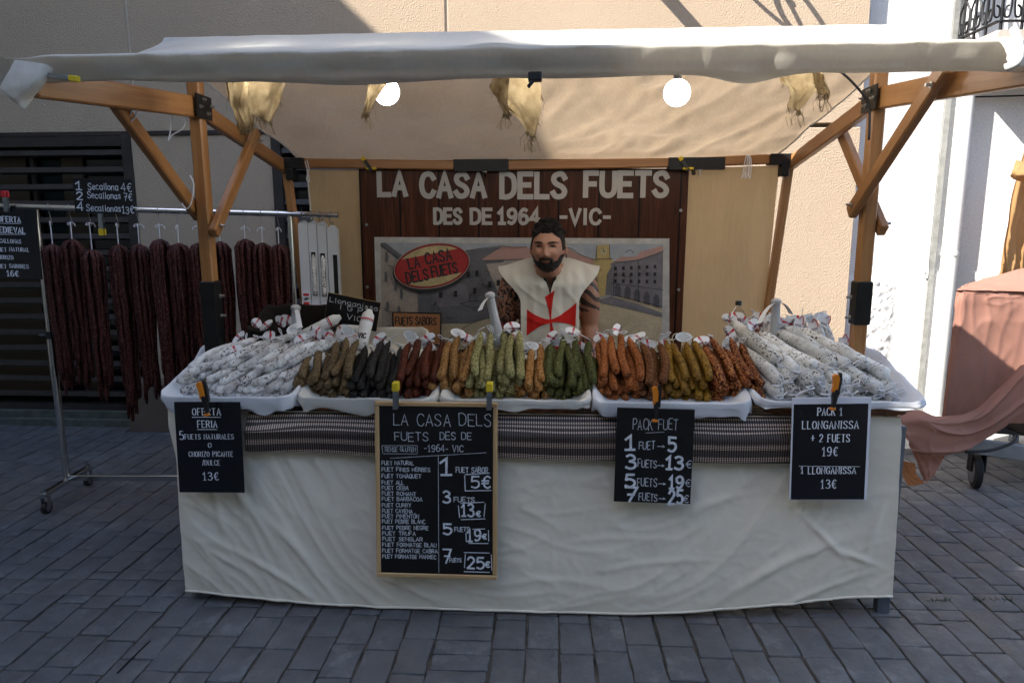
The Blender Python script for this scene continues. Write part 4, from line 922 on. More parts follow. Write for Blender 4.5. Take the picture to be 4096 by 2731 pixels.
heap('tan_fuet', ux(1760), ux(1900), 'tan-orange fuet in the middle basket', 'tan-orange fuets', -.014, fan=-.018, tags=3)
heap('pale_green_fuet', ux(1900), ux(2095), 'pale green herb-coated fuet in the middle basket', 'pale green fuets', .022, tags=3)
heap('orange_fuet', ux(2085), ux(2190), 'bright orange fuet between the green ones', 'orange garlic fuets', -.035, tags=2)
heap('dark_green_fuet', ux(2190), ux(2370), 'dark green herb fuet in the middle basket', 'dark green fuets', -.012, tags=4)
heap('paprika_fuet', ux(2385), ux(2545), 'orange paprika fuet in the fourth basket', 'paprika fuets', .004, tags=3)
heap('brown_fuet', ux(2550), ux(2640), 'brown fuet between paprika and mustard ones', 'brown fuets', -.002, tags=2)
heap('mustard_fuet', ux(2650), ux(2800), 'mustard-yellow curry fuet in the fourth basket', 'mustard fuets', -.018, fan=.012, tags=3)
heap('chilli_fuet', ux(2815), ux(2995), 'red chilli-flake fuet in the fourth basket', 'chilli fuets', -.020, fan=.026, tags=4)
# mould-white fuets, leaning diagonally in the left basket
rr = random.Random(5)
for li, (vt0, zt0, s0, n) in enumerate(((-.225, .905, 0, 12), (-.246, .932, 0, 12), (-.264, .960, .03, 11), (-.274, .988, .07, 11), (-.274, 1.000, .10, 9))):
    for i in range(n):
        f = (i + .5 + rr.uniform(-.25, .25)) / n; s_ = s0 + rr.uniform(0, .05) * (li > 0) - .05 * sm(.15, 0, f) * (li > 2); L_ = rr.uniform(.23, .28); dd = Vector((rr.uniform(.55, .85), .50, .36 + rr.uniform(-.06, .05))).normalized()
        t_ = Vector((lerp(-1.545, -1.06, f), vt0, zt0 + rr.uniform(-.004, .006) - .02 * sm(.12, 0, f) - .03 * sm(.85, 1, f) * (li > 2))) + Vector((.30, .80, .46)) * s_
        sd[0] += 1
        sausage(K['white_fuet'], t_ + dd * L_, t_, sd[0], 'thin white mould-dusted fuet in the left basket' + which(i, li, 5), 'mould-white fuets', rr.uniform(0, 6), li >= 3 and i % 3 == 0, li >= 2)
# thick llonganissas on the right, heads at upper left
for li, (n, vt0, zt0, s0) in enumerate(((9, -.205, .912, 0), (9, -.240, .945, 0), (9, -.268, .980, .015), (7, -.272, 1.010, .07))):
    for i in range(n):
        f = (i + .5 + rr.uniform(-.15, .15)) / n; s_ = s0 + rr.uniform(0, .05) * (li > 0); L_ = rr.uniform(.31, .36) * (1 - .25 * sm(.75, 1, f)); dd = Vector((-lerp(.34, .70, f) + rr.uniform(-.08, .08), .72, .40 + rr.uniform(-.04, .04))).normalized()
        t_ = Vector((lerp(1.045, 1.575, f), vt0, zt0 + rr.uniform(-.004, .006) - .045 * sm(.7, 1, f) * (li > 1))) + Vector((-.2, .80, .44)) * s_; sd[0] += 1
        sausage(K['llonganissa'], t_ + dd * L_, t_, sd[0], 'thick white llonganissa in the right end basket' + which(i, li, 4), 'thick llonganissas', rr.uniform(0, 6), li == 3 and i % 3 == 1, li > 1, True)
# thin fuets standing in the raised rear basket
K['rear_white'] = ('white_fuet', WHITE2, .31, .0185, STRING); K['rear_red'] = ('red_fuet', saus_mat('red_mouldy_casing', (.17, .045, .035), (.10, .03, .028), (.5, .42, .40), .8, 60, .4), .31, .018, STRING)
for i in range(24):
    u = lerp(.955, 1.42, (i % 12 + .5) / 12) + rr.uniform(-.012, .012); row = i // 12; sd[0] += 1; red = i % 12 in (2, 3, 5)
    sausage(K['rear_red' if red else 'rear_white'], (u + rr.uniform(-.01, .01), .22 + .05 * row, 1.185 + .02 * row + rr.uniform(-.012, .012)), (u + rr.uniform(-.02, .02), .06 + .03 * row, 1.0), sd[0], ('dark red' if red else 'white') + ' thin fuet in the raised rear basket, ' + ORD[i % 12] + ' from left, ' + ('front' if row == 0 else 'back') + ' row', 'fuets in the rear basket', rr.uniform(0, 6), row == 0, True)
# flat bar code labels among the rear fuets
CARD = simple('white_label_card', (.76, .76, .78), .45); RWT = simple('red_twine', (.45, .03, .04), .9)
for (px, py, a) in ((3195, 1290, 12), (3255, 1305, -18), (3300, 1285, 25), (3375, 1365, -8)):
    p = atv(px, py, .12); o = thing('card_label', f'white card label tied with red and white twine, {["leftmost", "second", "third", "rightmost"][(3195, 3255, 3300, 3375).index(px)]} of four above the llonganissas', 'label', ST @ T(p) @ RY(a) @ RX(-25), 'card labels on the llonganissas')
    MB().box(-.022, .022, 0, .001, -.028, .02).build('card', CARD, o); MB().tube(spline([(0, -.002, .018), (.01, -.01, .03), (.02, -.005, .01), (.012, -.012, -.01)], 5), .0025, 5).build('twine', RWT, o)
    mb = MB()
    for q in range(7): mb.add([(-.015 + q * .0042, -.0005, -.02), (-.013 + q * .0042, -.0005, -.02), (-.013 + q * .0042, -.0005, -.008), (-.015 + q * .0042, -.0005, -.008)], [(0, 1, 2, 3)])
    tag(mb.build('bar_code', TAGINK, o), kind='stuff')
# paper-wrapped salamis
WRAP = simple('white_wrapping_paper', (.78, .77, .74), .5, var=.06, vs=20, bs=22, bstr=.35)
def wrapped(label, head, tip, r, sdv):
    head, tip = Vector(head), Vector(tip); L = (tip - head).length; o = thing('wrapped_salami', label, 'salami', ST @ aim(head, tip) @ Matrix.Rotation(sdv, 4, 'X'), 'paper-wrapped salamis')
    m = 16; MB().tube([(L * i / m, 0, 0) for i in range(m + 1)], [r * (.45 + .55 * sm(0, .15, i / m)) * (1 - .35 * sm(.9, 1, i / m)) * (1 + .05 * nz(i * 1.3, sdv)) for i in range(m + 1)], 14).build('wrapper', WRAP, o, 50)
    for x0 in (L * .22,): 
        MB().tube([(x0, 0, 0), (x0 + .045, 0, 0)], r * 1.02, 18, False).build('label_band', simple('band_white', (.8, .79, .8), .4), o, True)
        for xx, cc in ((x0 + .004, REDW), (x0 + .014, TAGINK)): MB().tube([(xx, 0, 0), (xx + (.007 if cc == REDW else .003), 0, 0)], r * 1.035, 18, False).build('red_stripe', cc, o, True)
    return o
WL = (('lying across the top of the rear left basket', (1362, 1266, .14), (1205, 1345, .10), .026), ('standing upright against the small tilted chalkboard', (1478, 1240, .15), (1440, 1400, .05), .030), ('lying behind at the top of the pile', (1350, 1316, .18), (1480, 1326, .18), .026),
      ('leftmost of the short row in front', (1262, 1325, .16), (1240, 1400, .08), .027), ('second of the short row in front', (1318, 1320, .16), (1296, 1400, .08), .027), ('third of the short row in front', (1372, 1325, .16), (1352, 1405, .08), .027), ('rightmost of the short row in front', (1418, 1335, .16), (1402, 1405, .08), .027))
for i, (w, h, t, r) in enumerate(WL):
    o = wrapped('white paper-wrapped salami ' + w, atv(h[0], h[1], h[2]), atv(t[0], t[1], t[2]), r, i * 1.3)
    if i < 2:
        mb = MB(); text(mb, 'VIC', .0, .035, .0, .022, .003, 'bold'); c = mb.build('lettering', TAGINK, o); Lh = (atv(*h[:2], h[2]) - atv(*t[:2], t[2])).length
        wm = ST @ T(atv(h[0], h[1], h[2]).lerp(atv(t[0], t[1], t[2]), .66) + Vector((-.015, -r - .006, 0))) @ RX(-20) @ RY(28 if i == 0 else 4); c.matrix_parent_inverse = o.matrix_world.inverted(); c.matrix_basis = wm
for i, (px, py) in enumerate(((1025, 1290), (1065, 1300), (1125, 1285), (1150, 1280), (1180, 1420), (1240, 1360), (1370, 1320), (1080, 1340))):
    t = add_tag(None, atv(px, py, .10 if i < 4 else .08), 60 + i); tag(t, f'loose oval printed tag, number {["one", "two", "three", "four", "five", "six", "seven", "eight"][i]} from the left among the left baskets', 'tag', 'loose oval tags')
# ------------------------------------------------------------------ garment rack with hanging secallona bundles
CHROME = simple('chrome_tube', (.62, .61, .60), .18, 1.0)
A0, A1 = atz(215, 2010, .10), None
RL = Vector((-2.74, 4.0, 1.765)); RRt = Vector((-.985, 3.93, 1.712)); RUP = RL.lerp(RRt, (-1.26 + 2.74) / 1.755)
rack = thing('garment_rack', 'chrome rolling garment rack carrying the hanging dark sausages', 'rack')
ext = RL + (RL - RRt).normalized() * .9
MB().tube([ext, RRt], .0165, 14).build('rail', CHROME, rack, 40); MB().tube([RRt - Vector((.003, 0, 0)), RRt + Vector((.004, 0, 0))], .0185, 14).build('end_cap', CHROME, rack, 40)
for p in (Vector((-2.74, 4.0, 0)), Vector((RUP.x, RUP.y, 0))):
    zt = RL.z - .015 if p.x < -2 else RUP.z - .015
    MB().tube([(p.x, p.y, .12), (p.x, p.y, 1.02)], .020, 14).build('upright', CHROME, rack, 40); MB().tube([(p.x, p.y, 1.021), (p.x, p.y, zt)], .0155, 14).build('upright', CHROME, rack, 40)
    MB().tube([(p.x, p.y, 1.0), (p.x, p.y, 1.045)], .0235, 14).tube([(p.x, p.y, 1.02), (p.x - .05, p.y - .02, 1.02)], .009, 8).build('height_knob', BLK, rack, 40)
    MB().beam((p.x + .01, p.y - .24, .115), (p.x - .01, p.y + .24, .115), .035, .03, .003).build('foot_bar', CHROME, rack)
    for s in (-.22, .22):
        c = Vector((p.x - .0 + (.012 if s < 0 else -.012), p.y + s, .035)); w = MB()
        cs = thing('x', None, None); cs.name = 'caster'; cs.parent = rack
        MB().tube([c + Vector((-.012, 0, 0)), c + Vector((.012, 0, 0))], .035, 18).build('wheel', BLK, cs, 40); MB().tube([c + Vector((-.014, 0, 0)), c + Vector((.014, 0, 0))], .022, 14).build('hub', STEEL, cs, 40)
        MB().beam(c + Vector((-.019, 0, .0)), c + Vector((-.019, .0, .062)), .003, .03, .001).beam(c + Vector((.019, 0, 0)), c + Vector((.019, 0, .062)), .003, .03, .001).box(c.x - .02, c.x + .02, c.y - .02, c.y + .02, .097, .101).build('fork', STEEL, cs)
        MB().tube([(c.x, c.y, .13), (c.x, c.y, .152)], .008, 8).build('nut', STEEL, cs)
MB().beam((-2.74, 4.0, .135), (RUP.x, RUP.y, .150), .02, .035, .003).build('base_bar', CHROME, rack)
def strand(L, seed, r=.0118):
    rr = random.Random(seed); m = 26; ph = rr.uniform(0, 6); out = rr.uniform(.040, .057); pts, rad = [], []
    for i in range(m + 1):
        t = i / m; s = t * L
        if s < .07: x = out * math.sin(s / .07 * math.pi / 2); z = -.03 * (1 - math.cos(s / .07 * math.pi / 2)) - s * .3
        else: x = out * (1 - .25 * sm(.1, 1, t)) + .004 * math.sin(s * 13 + ph); z = -.051 - (s - .07) 
        pts.append((x, .0035 * math.sin(s * 9 + ph) + .002 * math.sin(s * 31 + ph), z)); rad.append(r * (1 + .12 * nz(s * 22, seed)) * (.55 if i == m else 1) * (.7 if i == 0 else 1))
    return MB().tube(pts, rad, 7).mesh('sausage_strand', DK, True)
STR = [strand(lerp(.78, .92, (q % 5) / 4), q) for q in range(12)]
SX = (210, 288, 368, 474, 557, 640, 715, 800, 880, 980, 1050, 1115); SY = (980, 960, 1002, 982, 980, 960, 976, 972, 970, 960, 975, 980); LS = (.98, 1.0, .97, 1.13, 1.04, 1.08, 1.06, 1.06, 1.04, 1.08, 1.06, 1.05)
HOOK = simple('steel_hook', (.30, .30, .30), .35, .9)
rk = random.Random(21)
for i, (px, py) in enumerate(zip(SX, SY)):
    f = (px - 150) / 1200; d = ray(px, py); P0 = RL.lerp(RRt, f); t = (P0.y - EYE.y) / d.y; p = EYE + d * t; P0 = RL.lerp(RRt, min(1, max(0, (p.x - RL.x) / (RRt.x - RL.x)))); t = P0.y / d.y; p = EYE + d * t; P0.x = p.x
    nth = ('leftmost', 'second from left', 'third from left', 'fourth and longest from left', 'fifth from left', 'sixth from left', 'seventh from left', 'eighth, half behind the stall post,', 'ninth, just right of the stall post,', 'tenth from left', 'eleventh from left', 'last before the rack upright')[i]
    o = thing('sausage_bundle', f'bundle of long dark sausages on the rack, {nth}', 'sausage bundle', T(p) @ RZ(rk.uniform(0, 40)), 'bundles of secallona on the rack')
    ns = 19
    for q in range(ns):
        inner = q >= 11; a = 2 * math.pi * q / (6 if inner else 11) + rk.uniform(-.2, .2); s_ = LS[i] * rk.uniform(.93, 1.04)
        link('sausage_strand', STR[rk.randrange(12)], o, RZ(math.degrees(a)) @ Matrix.Diagonal(((.45 if inner else 1.0), 1, s_, 1)) @ T((0, 0, -.006 if inner else 0)))
    top = T(p).inverted() @ P0; Mr = o.matrix_world.to_3x3().inverted()
    hp = Mr @ (P0 - p); st = MB().tube(spline([(0, 0, -.02), (.001, 0, hp.z * .5), (0, 0, hp.z - .075)], 4), .0032, 6); e = Vector((0, 0, hp.z - .085)); a = rk.uniform(0, 6.28)
    dx = Vector((math.cos(a), math.sin(a), 0)) * rk.choice((.018, .026, .032)); st.tube(spline([e, e + dx * .6 + Vector((0, 0, .004)), e + dx * 1.2 - Vector((0, 0, .006)), e + dx * 1.3 - Vector((0, 0, .018))], 5), .0024, 6); st.tube(spline([e, e - dx * .5 + Vector((0, 0, .004)), e - dx * .8 - Vector((0, 0, .008)), e - dx * .2 - Vector((0, 0, .006)), e], 5), .0022, 6); st.ball(e, .005, 8)
    st.build('string', STRING, o, True)
    MB().tube(spline([e + Vector((0, 0, -.004)), e + Vector((.012, 0, -.01)), e + Vector((.006, 0, .03)), Vector((0, 0, hp.z - .02)), Vector((.004, -.021, hp.z)), Vector((0, 0, hp.z + .0215)), Vector((-.004, .021, hp.z))], 5), .0017, 6).build('hook', HOOK, o, True)
# white window boxes hanging on the end of the rail
BOXW = simple('white_carton', (.66, .68, .72), .45, var=.05, vs=5); WIN = simple('carton_window', (.02, .018, .016), .15)
for i, (x0, x1, yt, yb, pos) in enumerate(((1190, 1229, 897, 1285, 'leftmost'), (1230, 1264, 895, 1285, 'second'), (1266, 1303, 900, 1285, 'third'), (1306, 1347, 917, 1290, 'rightmost'))):
    Y = 3.94 + .004 * i; d = ray(x0, yt); a = EYE + d * (Y / d.y); d = ray(x1, yt); b = EYE + d * (Y / d.y); zb = a.z - (yb - yt) * Y / F * 1.0
    w = b.x - a.x; o = thing('hanging_carton', f'tall white gift carton with a sausage hanging on the rack end, {pos} of four', 'carton', T((a.x, Y, a.z)), 'white cartons on the rack'); h = a.z - zb
    MB().box(.001, w - .001, 0, .05, -h, 0, .002).build('carton', BOXW, o); MB().add([(.001, .0, 0), (w - .001, 0, 0), (w - .001, .05, 0), (.001, .05, 0), (w * .3, .022, .022), (w * .7, .022, .022), (w * .7, .028, .022), (w * .3, .028, .022)], [(0, 1, 5, 4), (1, 2, 6, 5), (2, 3, 7, 6), (3, 0, 4, 7), (4, 5, 6, 7)]).build('carton_lid', BOXW, o)
    if i: 
        xw0, xw1 = (w * .25, w * .75) if i < 3 else (w * .5, w * .92); zt_ = -.16 if i < 3 else -.145; MB().box(xw0, xw1, -.0015, .001, -.41, zt_).build('window', WIN, o)
        if i < 3: MB().tube([(w * .5 + .002 * math.sin(q), -.003, zt_ - .012 - q * .0232) for q in range(11)], [.004] + [.0115] * 9 + [.008], 10).build('fuet', WHITE, o, True)
    for zz in ((-.40, -.45) if i == 0 else (-.47,)):
        e = MB(); e.add([(w * .5 + w * .46 * math.cos(t), -.0016, zz + .032 * math.sin(t)) for t in [2 * math.pi * q / 18 for q in range(18)]], [tuple(range(17, -1, -1))]); c = e.build('sticker', PAPER, o)
        MB().box(w * .2, w * .8, -.0030, -.0022, zz - .008, zz + .006).build('sticker_print', REDW, o)
    hz = RL.lerp(RRt, (a.x + w / 2 - RL.x) / (RRt.x - RL.x)); q = T((a.x, Y, a.z)).inverted() @ hz
    MB().tube(spline([(w / 2, .025, .02), (w / 2 + .004, .02, .04), (w / 2 - .004, q.y * .5, q.z - .04), (w / 2, q.y - .02, q.z), (w / 2, q.y, q.z + .021), (w / 2, q.y + .02, q.z)], 5), .0022, 6).build('hook', HOOK, o, True)
# signs and clips on the rack
RF = T(RL) @ RZ(math.degrees(math.atan2(RRt.y - RL.y, RRt.x - RL.x))); RFi = RF.inverted()
o, W_, H_, L = board('rack_chalkboard', 'small chalkboard with secallona prices clipped to the rack rail', Q(165, 409), Q(299, 412), Q(163, 489), -.03, 0, None, RF, RFi, 'chalkboard')
MB().box(0, W_, .004, .010, -H_, 0, .001).build('slate', SLATE, o)
lines(o, L, [('1', 171, 436, 184, 18, .0035), ('Secallona', 199, 436, 268, 15), ('4€', 275, 440, 299, 19), ('2', 170, 459, 184, 18, .0035), ('Secallonas', 196, 456, 272, 15), ('7€', 279, 461, 298, 16), ('4', 170, 483, 183, 19, .0035), ('Secallonas', 191, 485, 270, 15), ('13€', 273, 490, 299, 16)], .0022, 'chalk', CHALKS, .0034, k)
o, W_, H_, L = board('rack_sign', 'black laminated sign reading OFERTA MEDIEVAL hung on the rack at the left edge', (-95, 828), (143, 838), (-85, 1108), -.035, 0, None, RF, RFi)
MB().box(0, W_, .004, .009, -H_, 0, .001).build('panel', LAMI, o)
lines(o, L, [('OFERTA', -10, 887, 78, 21), ('MEDIEVAL', -26, 930, 95, 22), ('4 SECALLONAS', -52, 970, 76, 15, .002), ('1 FUET NATURAL', -45, 1004, 108, 15, .002), ('O CHORIZO', -50, 1035, 42, 15, .002), ('O FUET SABORES', -50, 1071, 103, 15, .002), ('16€', 14, 1104, 60, 22)], .0034, 'serif', PRINTW, .0034)
rules(o, L, [(-10, 893, 79, 893), (-26, 936, 96, 936)], .0014, PRINTW, .0034)
steel_clamp('red-tipped steel clip holding the OFERTA MEDIEVAL sign', RF @ T(atv(22, 790, -.04, RFi)), RED, .08)
steel_clamp('yellow-tipped steel clip hanging below the small rack chalkboard', RF @ T(atv(408, 915, -.035, RFi)) @ RX(180), YEL, .085)
# tilted chalkboard on the table
o, W_, H_, L = board('tilted_chalkboard', 'small tilted chalkboard reading Llonganissa IGP VIC among the wrapped salamis', (1312, 1171), (1521, 1212), (1252, 1262), .30, 0, None, ST, STi, 'chalkboard')
MB().box(0, W_, .004, .009, -H_ * 1.15, 0, .001).build('slate', SLATE, o); MB().box(-.002, W_ + .002, .0095, .012, -H_ * 1.15, .002).build('backing', PINE, o)
for s, x0, y0, x1, cap in (('Llonganissa', 1303, 1203, 1496, 20), ('I G P', 1334, 1231, 1424, 20), ('VIC', 1346, 1268, 1408, 22)):
    a = L(x0, y0); mb = MB(); text(mb, s, a[0], a[0] + (x1 - x0) * .00128, a[1], cap * .0012, .0019, 'chalk', .0034); mb.build('lettering', CHALK, o)
# ------------------------------------------------------------------ fly fans
GREYP = simple('pale_grey_plastic', (.50, .50, .51), .5, var=.06, vs=120); BLADE = simple('translucent_white_blade', (.72, .73, .75), .4)
def fan(label, bpx, tpx, v, ang, droop):
    b, t = atv(*bpx, v), atv(*tpx, v); H_ = (t - b).length; ax = aim(b, t, (0, -1, 0)) @ RY(90)
    o = thing('fly_fan', label, 'fly fan', ST @ ax, 'grey fly fans on the heaps')
    MB().lathe([(.036, 0), (.0365, .012), (.034, .03), (.026, .075), (.0215, .12), (.0195, .17), (.0185, H_ - .028), (.0205, H_ - .022)], 32, flute=.018).build('body', GREYP, o, 50)
    MB().lathe([(.0205, H_ - .020), (.0235, H_ - .014), (.0225, H_ - .004), (.012, H_ + .004), (.002, H_ + .006)], 24).build('cap', GREYP, o, 40)
    for q, a in enumerate((ang, ang + 180)):
        def bf(s, w, a=a): 
            rad = .02 + s * .16; return Matrix.Rotation(R(a), 3, 'Z') @ Vector((rad, (w - .5) * .016 * (1 + .4 * s), H_ - .017 - droop * s * s + .004 * (w - .5)))
        MB().grid(bf, 12, 3).build('blade', BLADE, o, True)
fan('grey fly fan standing in the left heap of mould-white fuets', (1190, 1400), (1182, 1222), .06, 205, .06)
fan('grey fly fan standing in the pale green fuets in front of the man', (1998, 1380), (1958, 1172), .03, -12, .035)
fan('grey fly fan standing among the thick llonganissas at right', (3098, 1400), (3105, 1197), .05, -40, .07)
# ------------------------------------------------------------------ bottle, wooden crate end, carton
m, nt, b = mk('clear_plastic'); b.inputs['Transmission Weight'].default_value = 1; b.inputs['Roughness'].default_value = .03; b.inputs['IOR'].default_value = 1.12; PET = m
p = atv(2950, 1310, .38); o = thing('plastic_bottle', 'clear plastic bottle with dark cap behind the rear fuets', 'bottle', ST @ T((p.x, .38, p.z - .16)))
MB().lathe([(.03, 0), (.044, .006), (.0455, .05), (.043, .10), (.0455, .15), (.0455, .185), (.040, .215), (.026, .245), (.0135, .262), (.0135, .275)], 28).build('body', PET, o, True); MB().lathe([(.0165, .274), (.0165, .292), (.014, .295)], 20).build('cap', BLK, o, 40)
p = atv(1488, 1330, .36); o = thing('wooden_crate', 'varnished wooden crate end behind the black fuets', 'crate', ST @ T((p.x, .36, .868)))
for s in (0, 1): MB().box(-.05, .075, s * .05, s * .05 + .012, 0, p.z - .868 + .004, .004).build('end_board', WOOD, o)
MB().box(-.05, -.038, .0125, .0495, 0, .15).box(.063, .075, .0125, .0495, 0, .15).build('side_board', WOOD, o)
CARDB = simple('brown_carton', (.155, .118, .088), .8, var=.15, vs=4)
q0 = atz(519, 1727, 0); o = thing('brown_carton', 'brown cardboard carton on the ground behind the hanging sausages', 'carton', T((q0.x, q0.y, 0)) @ RZ(-3))
MB().box(0, .46, 0, .28, .001, .40, .004).build('carton_body', CARDB, o); MB().box(.0, .46, .132, .148, .401, .4025).build('tape', simple('brown_tape', (.20, .14, .07), .3), o)
GRN = simple('green_leaf_print', (.04, .14, .05), .7); mb = MB()
for q in range(5): mb.poly([(.05 + q * .012, .245 + q * .006), (.058 + q * .012, .262 + q * .006), (.066 + q * .012, .250 + q * .006)], -.0015)
tag(mb.build('leaf_print', GRN, o), kind='stuff')
# ------------------------------------------------------------------ printed banner
def W3(px, py, Y): d = ray(px, py); return EYE + d * (Y / d.y)
def plank_mat():
    m, nt, b = mk('printed_dark_planks'); v = coords(nt); s = nd(nt, 'SeparateXYZ', {0: v}); x = s.outputs[0]
    idx = maths(nt, 'FLOOR', maths(nt, 'DIVIDE', x, .235)); fr = maths(nt, 'FRACT', maths(nt, 'DIVIDE', x, .235))
    w = nd(nt, 'CombineXYZ', {0: maths(nt, 'ADD', maths(nt, 'MULTIPLY', x, 26), maths(nt, 'MULTIPLY', idx, 7.3)), 1: 0.0, 2: maths(nt, 'MULTIPLY', s.outputs[2], 1.3)}).outputs[0]
    n = tnoise(nt, w, 1.6, 6, .65, 1.2); c = ramp(nt, n, [(.28, (.022, .007, .004)), (.5, (.075, .023, .011)), (.72, (.16, .055, .026))])
    rn = nd(nt, 'TexWhiteNoise', {'W': idx}, noise_dimensions='1D').outputs[0]; c = mixc(nt, maths(nt, 'MULTIPLY', rn, .5), c, (.05, .020, .012))
    gap = maths(nt, 'LESS_THAN', fr, .045); c = mixc(nt, gap, c, (.006, .004, .004)); nt.links.new(c, b.inputs['Base Color']); b.inputs['Roughness'].default_value = .4; b.inputs['Specular IOR Level'].default_value = .2
    bump(nt, b, tnoise(nt, v, 3.5, 3), .25, .03); return m
def wash(name, c, c2=None, sc=9):
    m, nt, b = mk(name); v = coords(nt); c2 = c2 or tuple(x * .68 for x in c); b.inputs['Roughness'].default_value = .45
    q = mixc(nt, .22 if name != 'white_border' else .0, ramp(nt, tnoise(nt, v, sc, 5, .7), [(.35, c2), (.65, c)]), ramp(nt, tnoise(nt, v, sc * 6, 4, .75, 1.5), [(.4, tuple(x * .6 for x in c2)), (.6, tuple(min(1, x * 1.25) for x in c))]))
    nt.links.new(q, b.inputs['Base Color']); return m
VBN = VR - .012
ban, BWd, BHt, L = board('printed_banner', 'printed banner with dark plank background and town square picture behind the man', (1433, 676), (2757, 674), (1447, 1392), VBN, 0, None, ST, STi, 'banner', BR=(2737, 1390))
def banner_y(x, z): return .004 + .004 * nz(x * 3, z * 2) 
MB().grid(lambda a, b: (lerp(0, BWd, a), .006 + .004 * nz(a * 4, b * 3), lerp(0, -BHt - .45, b)), 60, 40).build('vinyl_sheet', plank_mat(), ban, True)
LET = simple('banner_lettering_grey', (.50, .47, .44), .4)
def blines(rows, w, mat, y, style='bold'): lines(ban, L, rows, w, style, mat, y, k)
blines([('LA', 872, 445, 933, 47), ('CASA', 971, 448, 1117, 49), ('DELS', 1157, 449, 1302, 50), ('FUETS', 1349, 446, 1533, 49)], .0155, LET, .0008)
blines([('DES', 1001, 508, 1062, 31), ('DE', 1086, 508, 1132, 31), ('1964', 1150, 508, 1242, 31), ('-VIC-', 1292, 508, 1405, 31)], .0102, LET, .0008)
MB_PIC = thing('x', None, None); MB_PIC.name = 'town_square_picture'; MB_PIC.parent = ban
lay = [0.0]
def art(name, pts, mat, up=.00025):
    lay[0] += up; MB().poly([L(x * k, y * k) for x, y in pts], .0015 - lay[0]).build(name, mat, MB_PIC)
INK = simple('ink_line', (.02, .02, .025), .6); WGR = wash('grey_wash', (.17, .17, .19)); WGR2 = wash('violet_grey_wash', (.22, .21, .24), None, 14); SKYW = wash('blue_grey_wash', (.30, .35, .42), (.46, .47, .48), 7); SANDW = wash('cream_wash', (.56, .48, .34), (.46, .39, .27), 5)
BEI = wash('beige_wash', (.48, .41, .35), (.33, .29, .27), 8); PNK = wash('pink_roof_wash', (.50, .29, .24), (.40, .27, .25), 16); YLW = wash('yellow_wash', (.52, .40, .16), (.42, .33, .15), 9)
art('picture_border', [(858, 540), (1541, 540), (1545, 800), (862, 800)], wash('white_border', (.60, .59, .56)))
art('picture_sky', [(873, 553), (1527, 552), (1527, 700), (873, 700)], SKYW)
art('picture_ground', [(873, 700), (1160, 690), (1420, 672), (1527, 690), (1527, 800), (873, 800)], SANDW)
art('picture_ground', [(960, 740), (1160, 715), (1200, 690), (960, 690)], wash('pale_grey_ground', (.34, .33, .32)))
art('painted_house', [(873, 556), (904, 586), (960, 640), (962, 745), (938, 748), (912, 800), (873, 800)], BEI)
art('painted_eave', [(873, 553), (885, 553), (955, 606), (950, 618), (873, 562)], WGR)
art('painted_house', [(960, 600), (1075, 570), (1160, 560), (1166, 715), (1080, 738), (962, 740)], WGR)
art('painted_house', [(1000, 650), (1075, 645), (1080, 695), (1004, 700)], WGR2)
art('painted_house', [(1120, 600), (1215, 590), (1240, 690), (1166, 706)], BEI)
art('painted_roof', [(1112, 588), (1160, 559), (1215, 560), (1240, 575), (1240, 590), (1116, 592)], PNK)
art('painted_roof', [(1280, 568), (1310, 562), (1330, 575), (1372, 588), (1372, 600), (1280, 592)], PNK)
art('painted_house', [(1280, 592), (1372, 600), (1372, 672), (1280, 690)], BEI)
art('painted_tower', [(1376, 556), (1404, 554), (1406, 586), (1374, 588)], YLW)
art('painted_tower', [(1368, 588), (1412, 586), (1412, 594), (1416, 596), (1414, 668), (1376, 672), (1374, 600), (1368, 600)], YLW)
art('painted_house', [(1408, 596), (1470, 588), (1527, 568), (1527, 696), (1470, 680), (1408, 668)], WGR2)
art('painted_roof', [(1412, 594), (1432, 582), (1468, 580), (1475, 570), (1527, 556), (1527, 569), (1470, 588)], PNK)
art('painted_shade', [(1400, 620), (1412, 600), (1412, 668), (1396, 668)], WGR)
art('painted_kerb', [(1376, 680), (1410, 672), (1470, 688), (1527, 708), (1527, 718), (1460, 702), (1376, 684)], WGR2)
art('painted_clock', [(1391 + 8 * math.cos(t), 569 + 9 * math.sin(t)) for t in [q * .524 for q in range(12)][::-1]], wash('clock_face', (.55, .48, .28)))
for q in range(5):
    x = 1418 + q * 22; y = 642 + q * 6; art('painted_arch', [(x, y + 26), (x, y + 8), (x + 4, y), (x + 10, y), (x + 14, y + 9), (x + 14, y + 30)], INK if q < 0 else wash('arch_shadow', (.10, .10, .12)))
for r_ in range(3):
    for q in range(6): x = 1416 + q * 18; y = 604 + r_ * 14 + q * (1 - r_ * .6) * -1; art('painted_window', [(x, y), (x + 6, y), (x + 6, y + 8), (x, y + 8)], INK)
for (x, y) in ((884, 575), (882, 620), (905, 640), (885, 690), (918, 660), (912, 700), (890, 745), (920, 735)): art('painted_window', [(x, y), (x + 5, y - 3), (x + 8, y + 10), (x + 5, y + 24), (x, y + 20)], WGR)
for (x, y) in ((1010, 625), (1030, 622), (1050, 620), (1075, 617), (1095, 615), (1010, 665), (1045, 662), (1090, 655), (1125, 640), (1145, 636), (1180, 610), (1200, 608)): art('painted_window', [(x, y), (x + 8, y - 1), (x + 8, y + 13), (x, y + 13)], INK)
def scribble(pts, w=.0016):
    lay[0] += .00005; mb = MB(); ribbon(mb, [Vector((p.x, p.y)) for p in spline([Vector((*L(x * k, y * k), 0)) for x, y in pts], 4)], lambda d: w, .0012 - lay[0]); mb.build('ink_stroke', INK, MB_PIC)
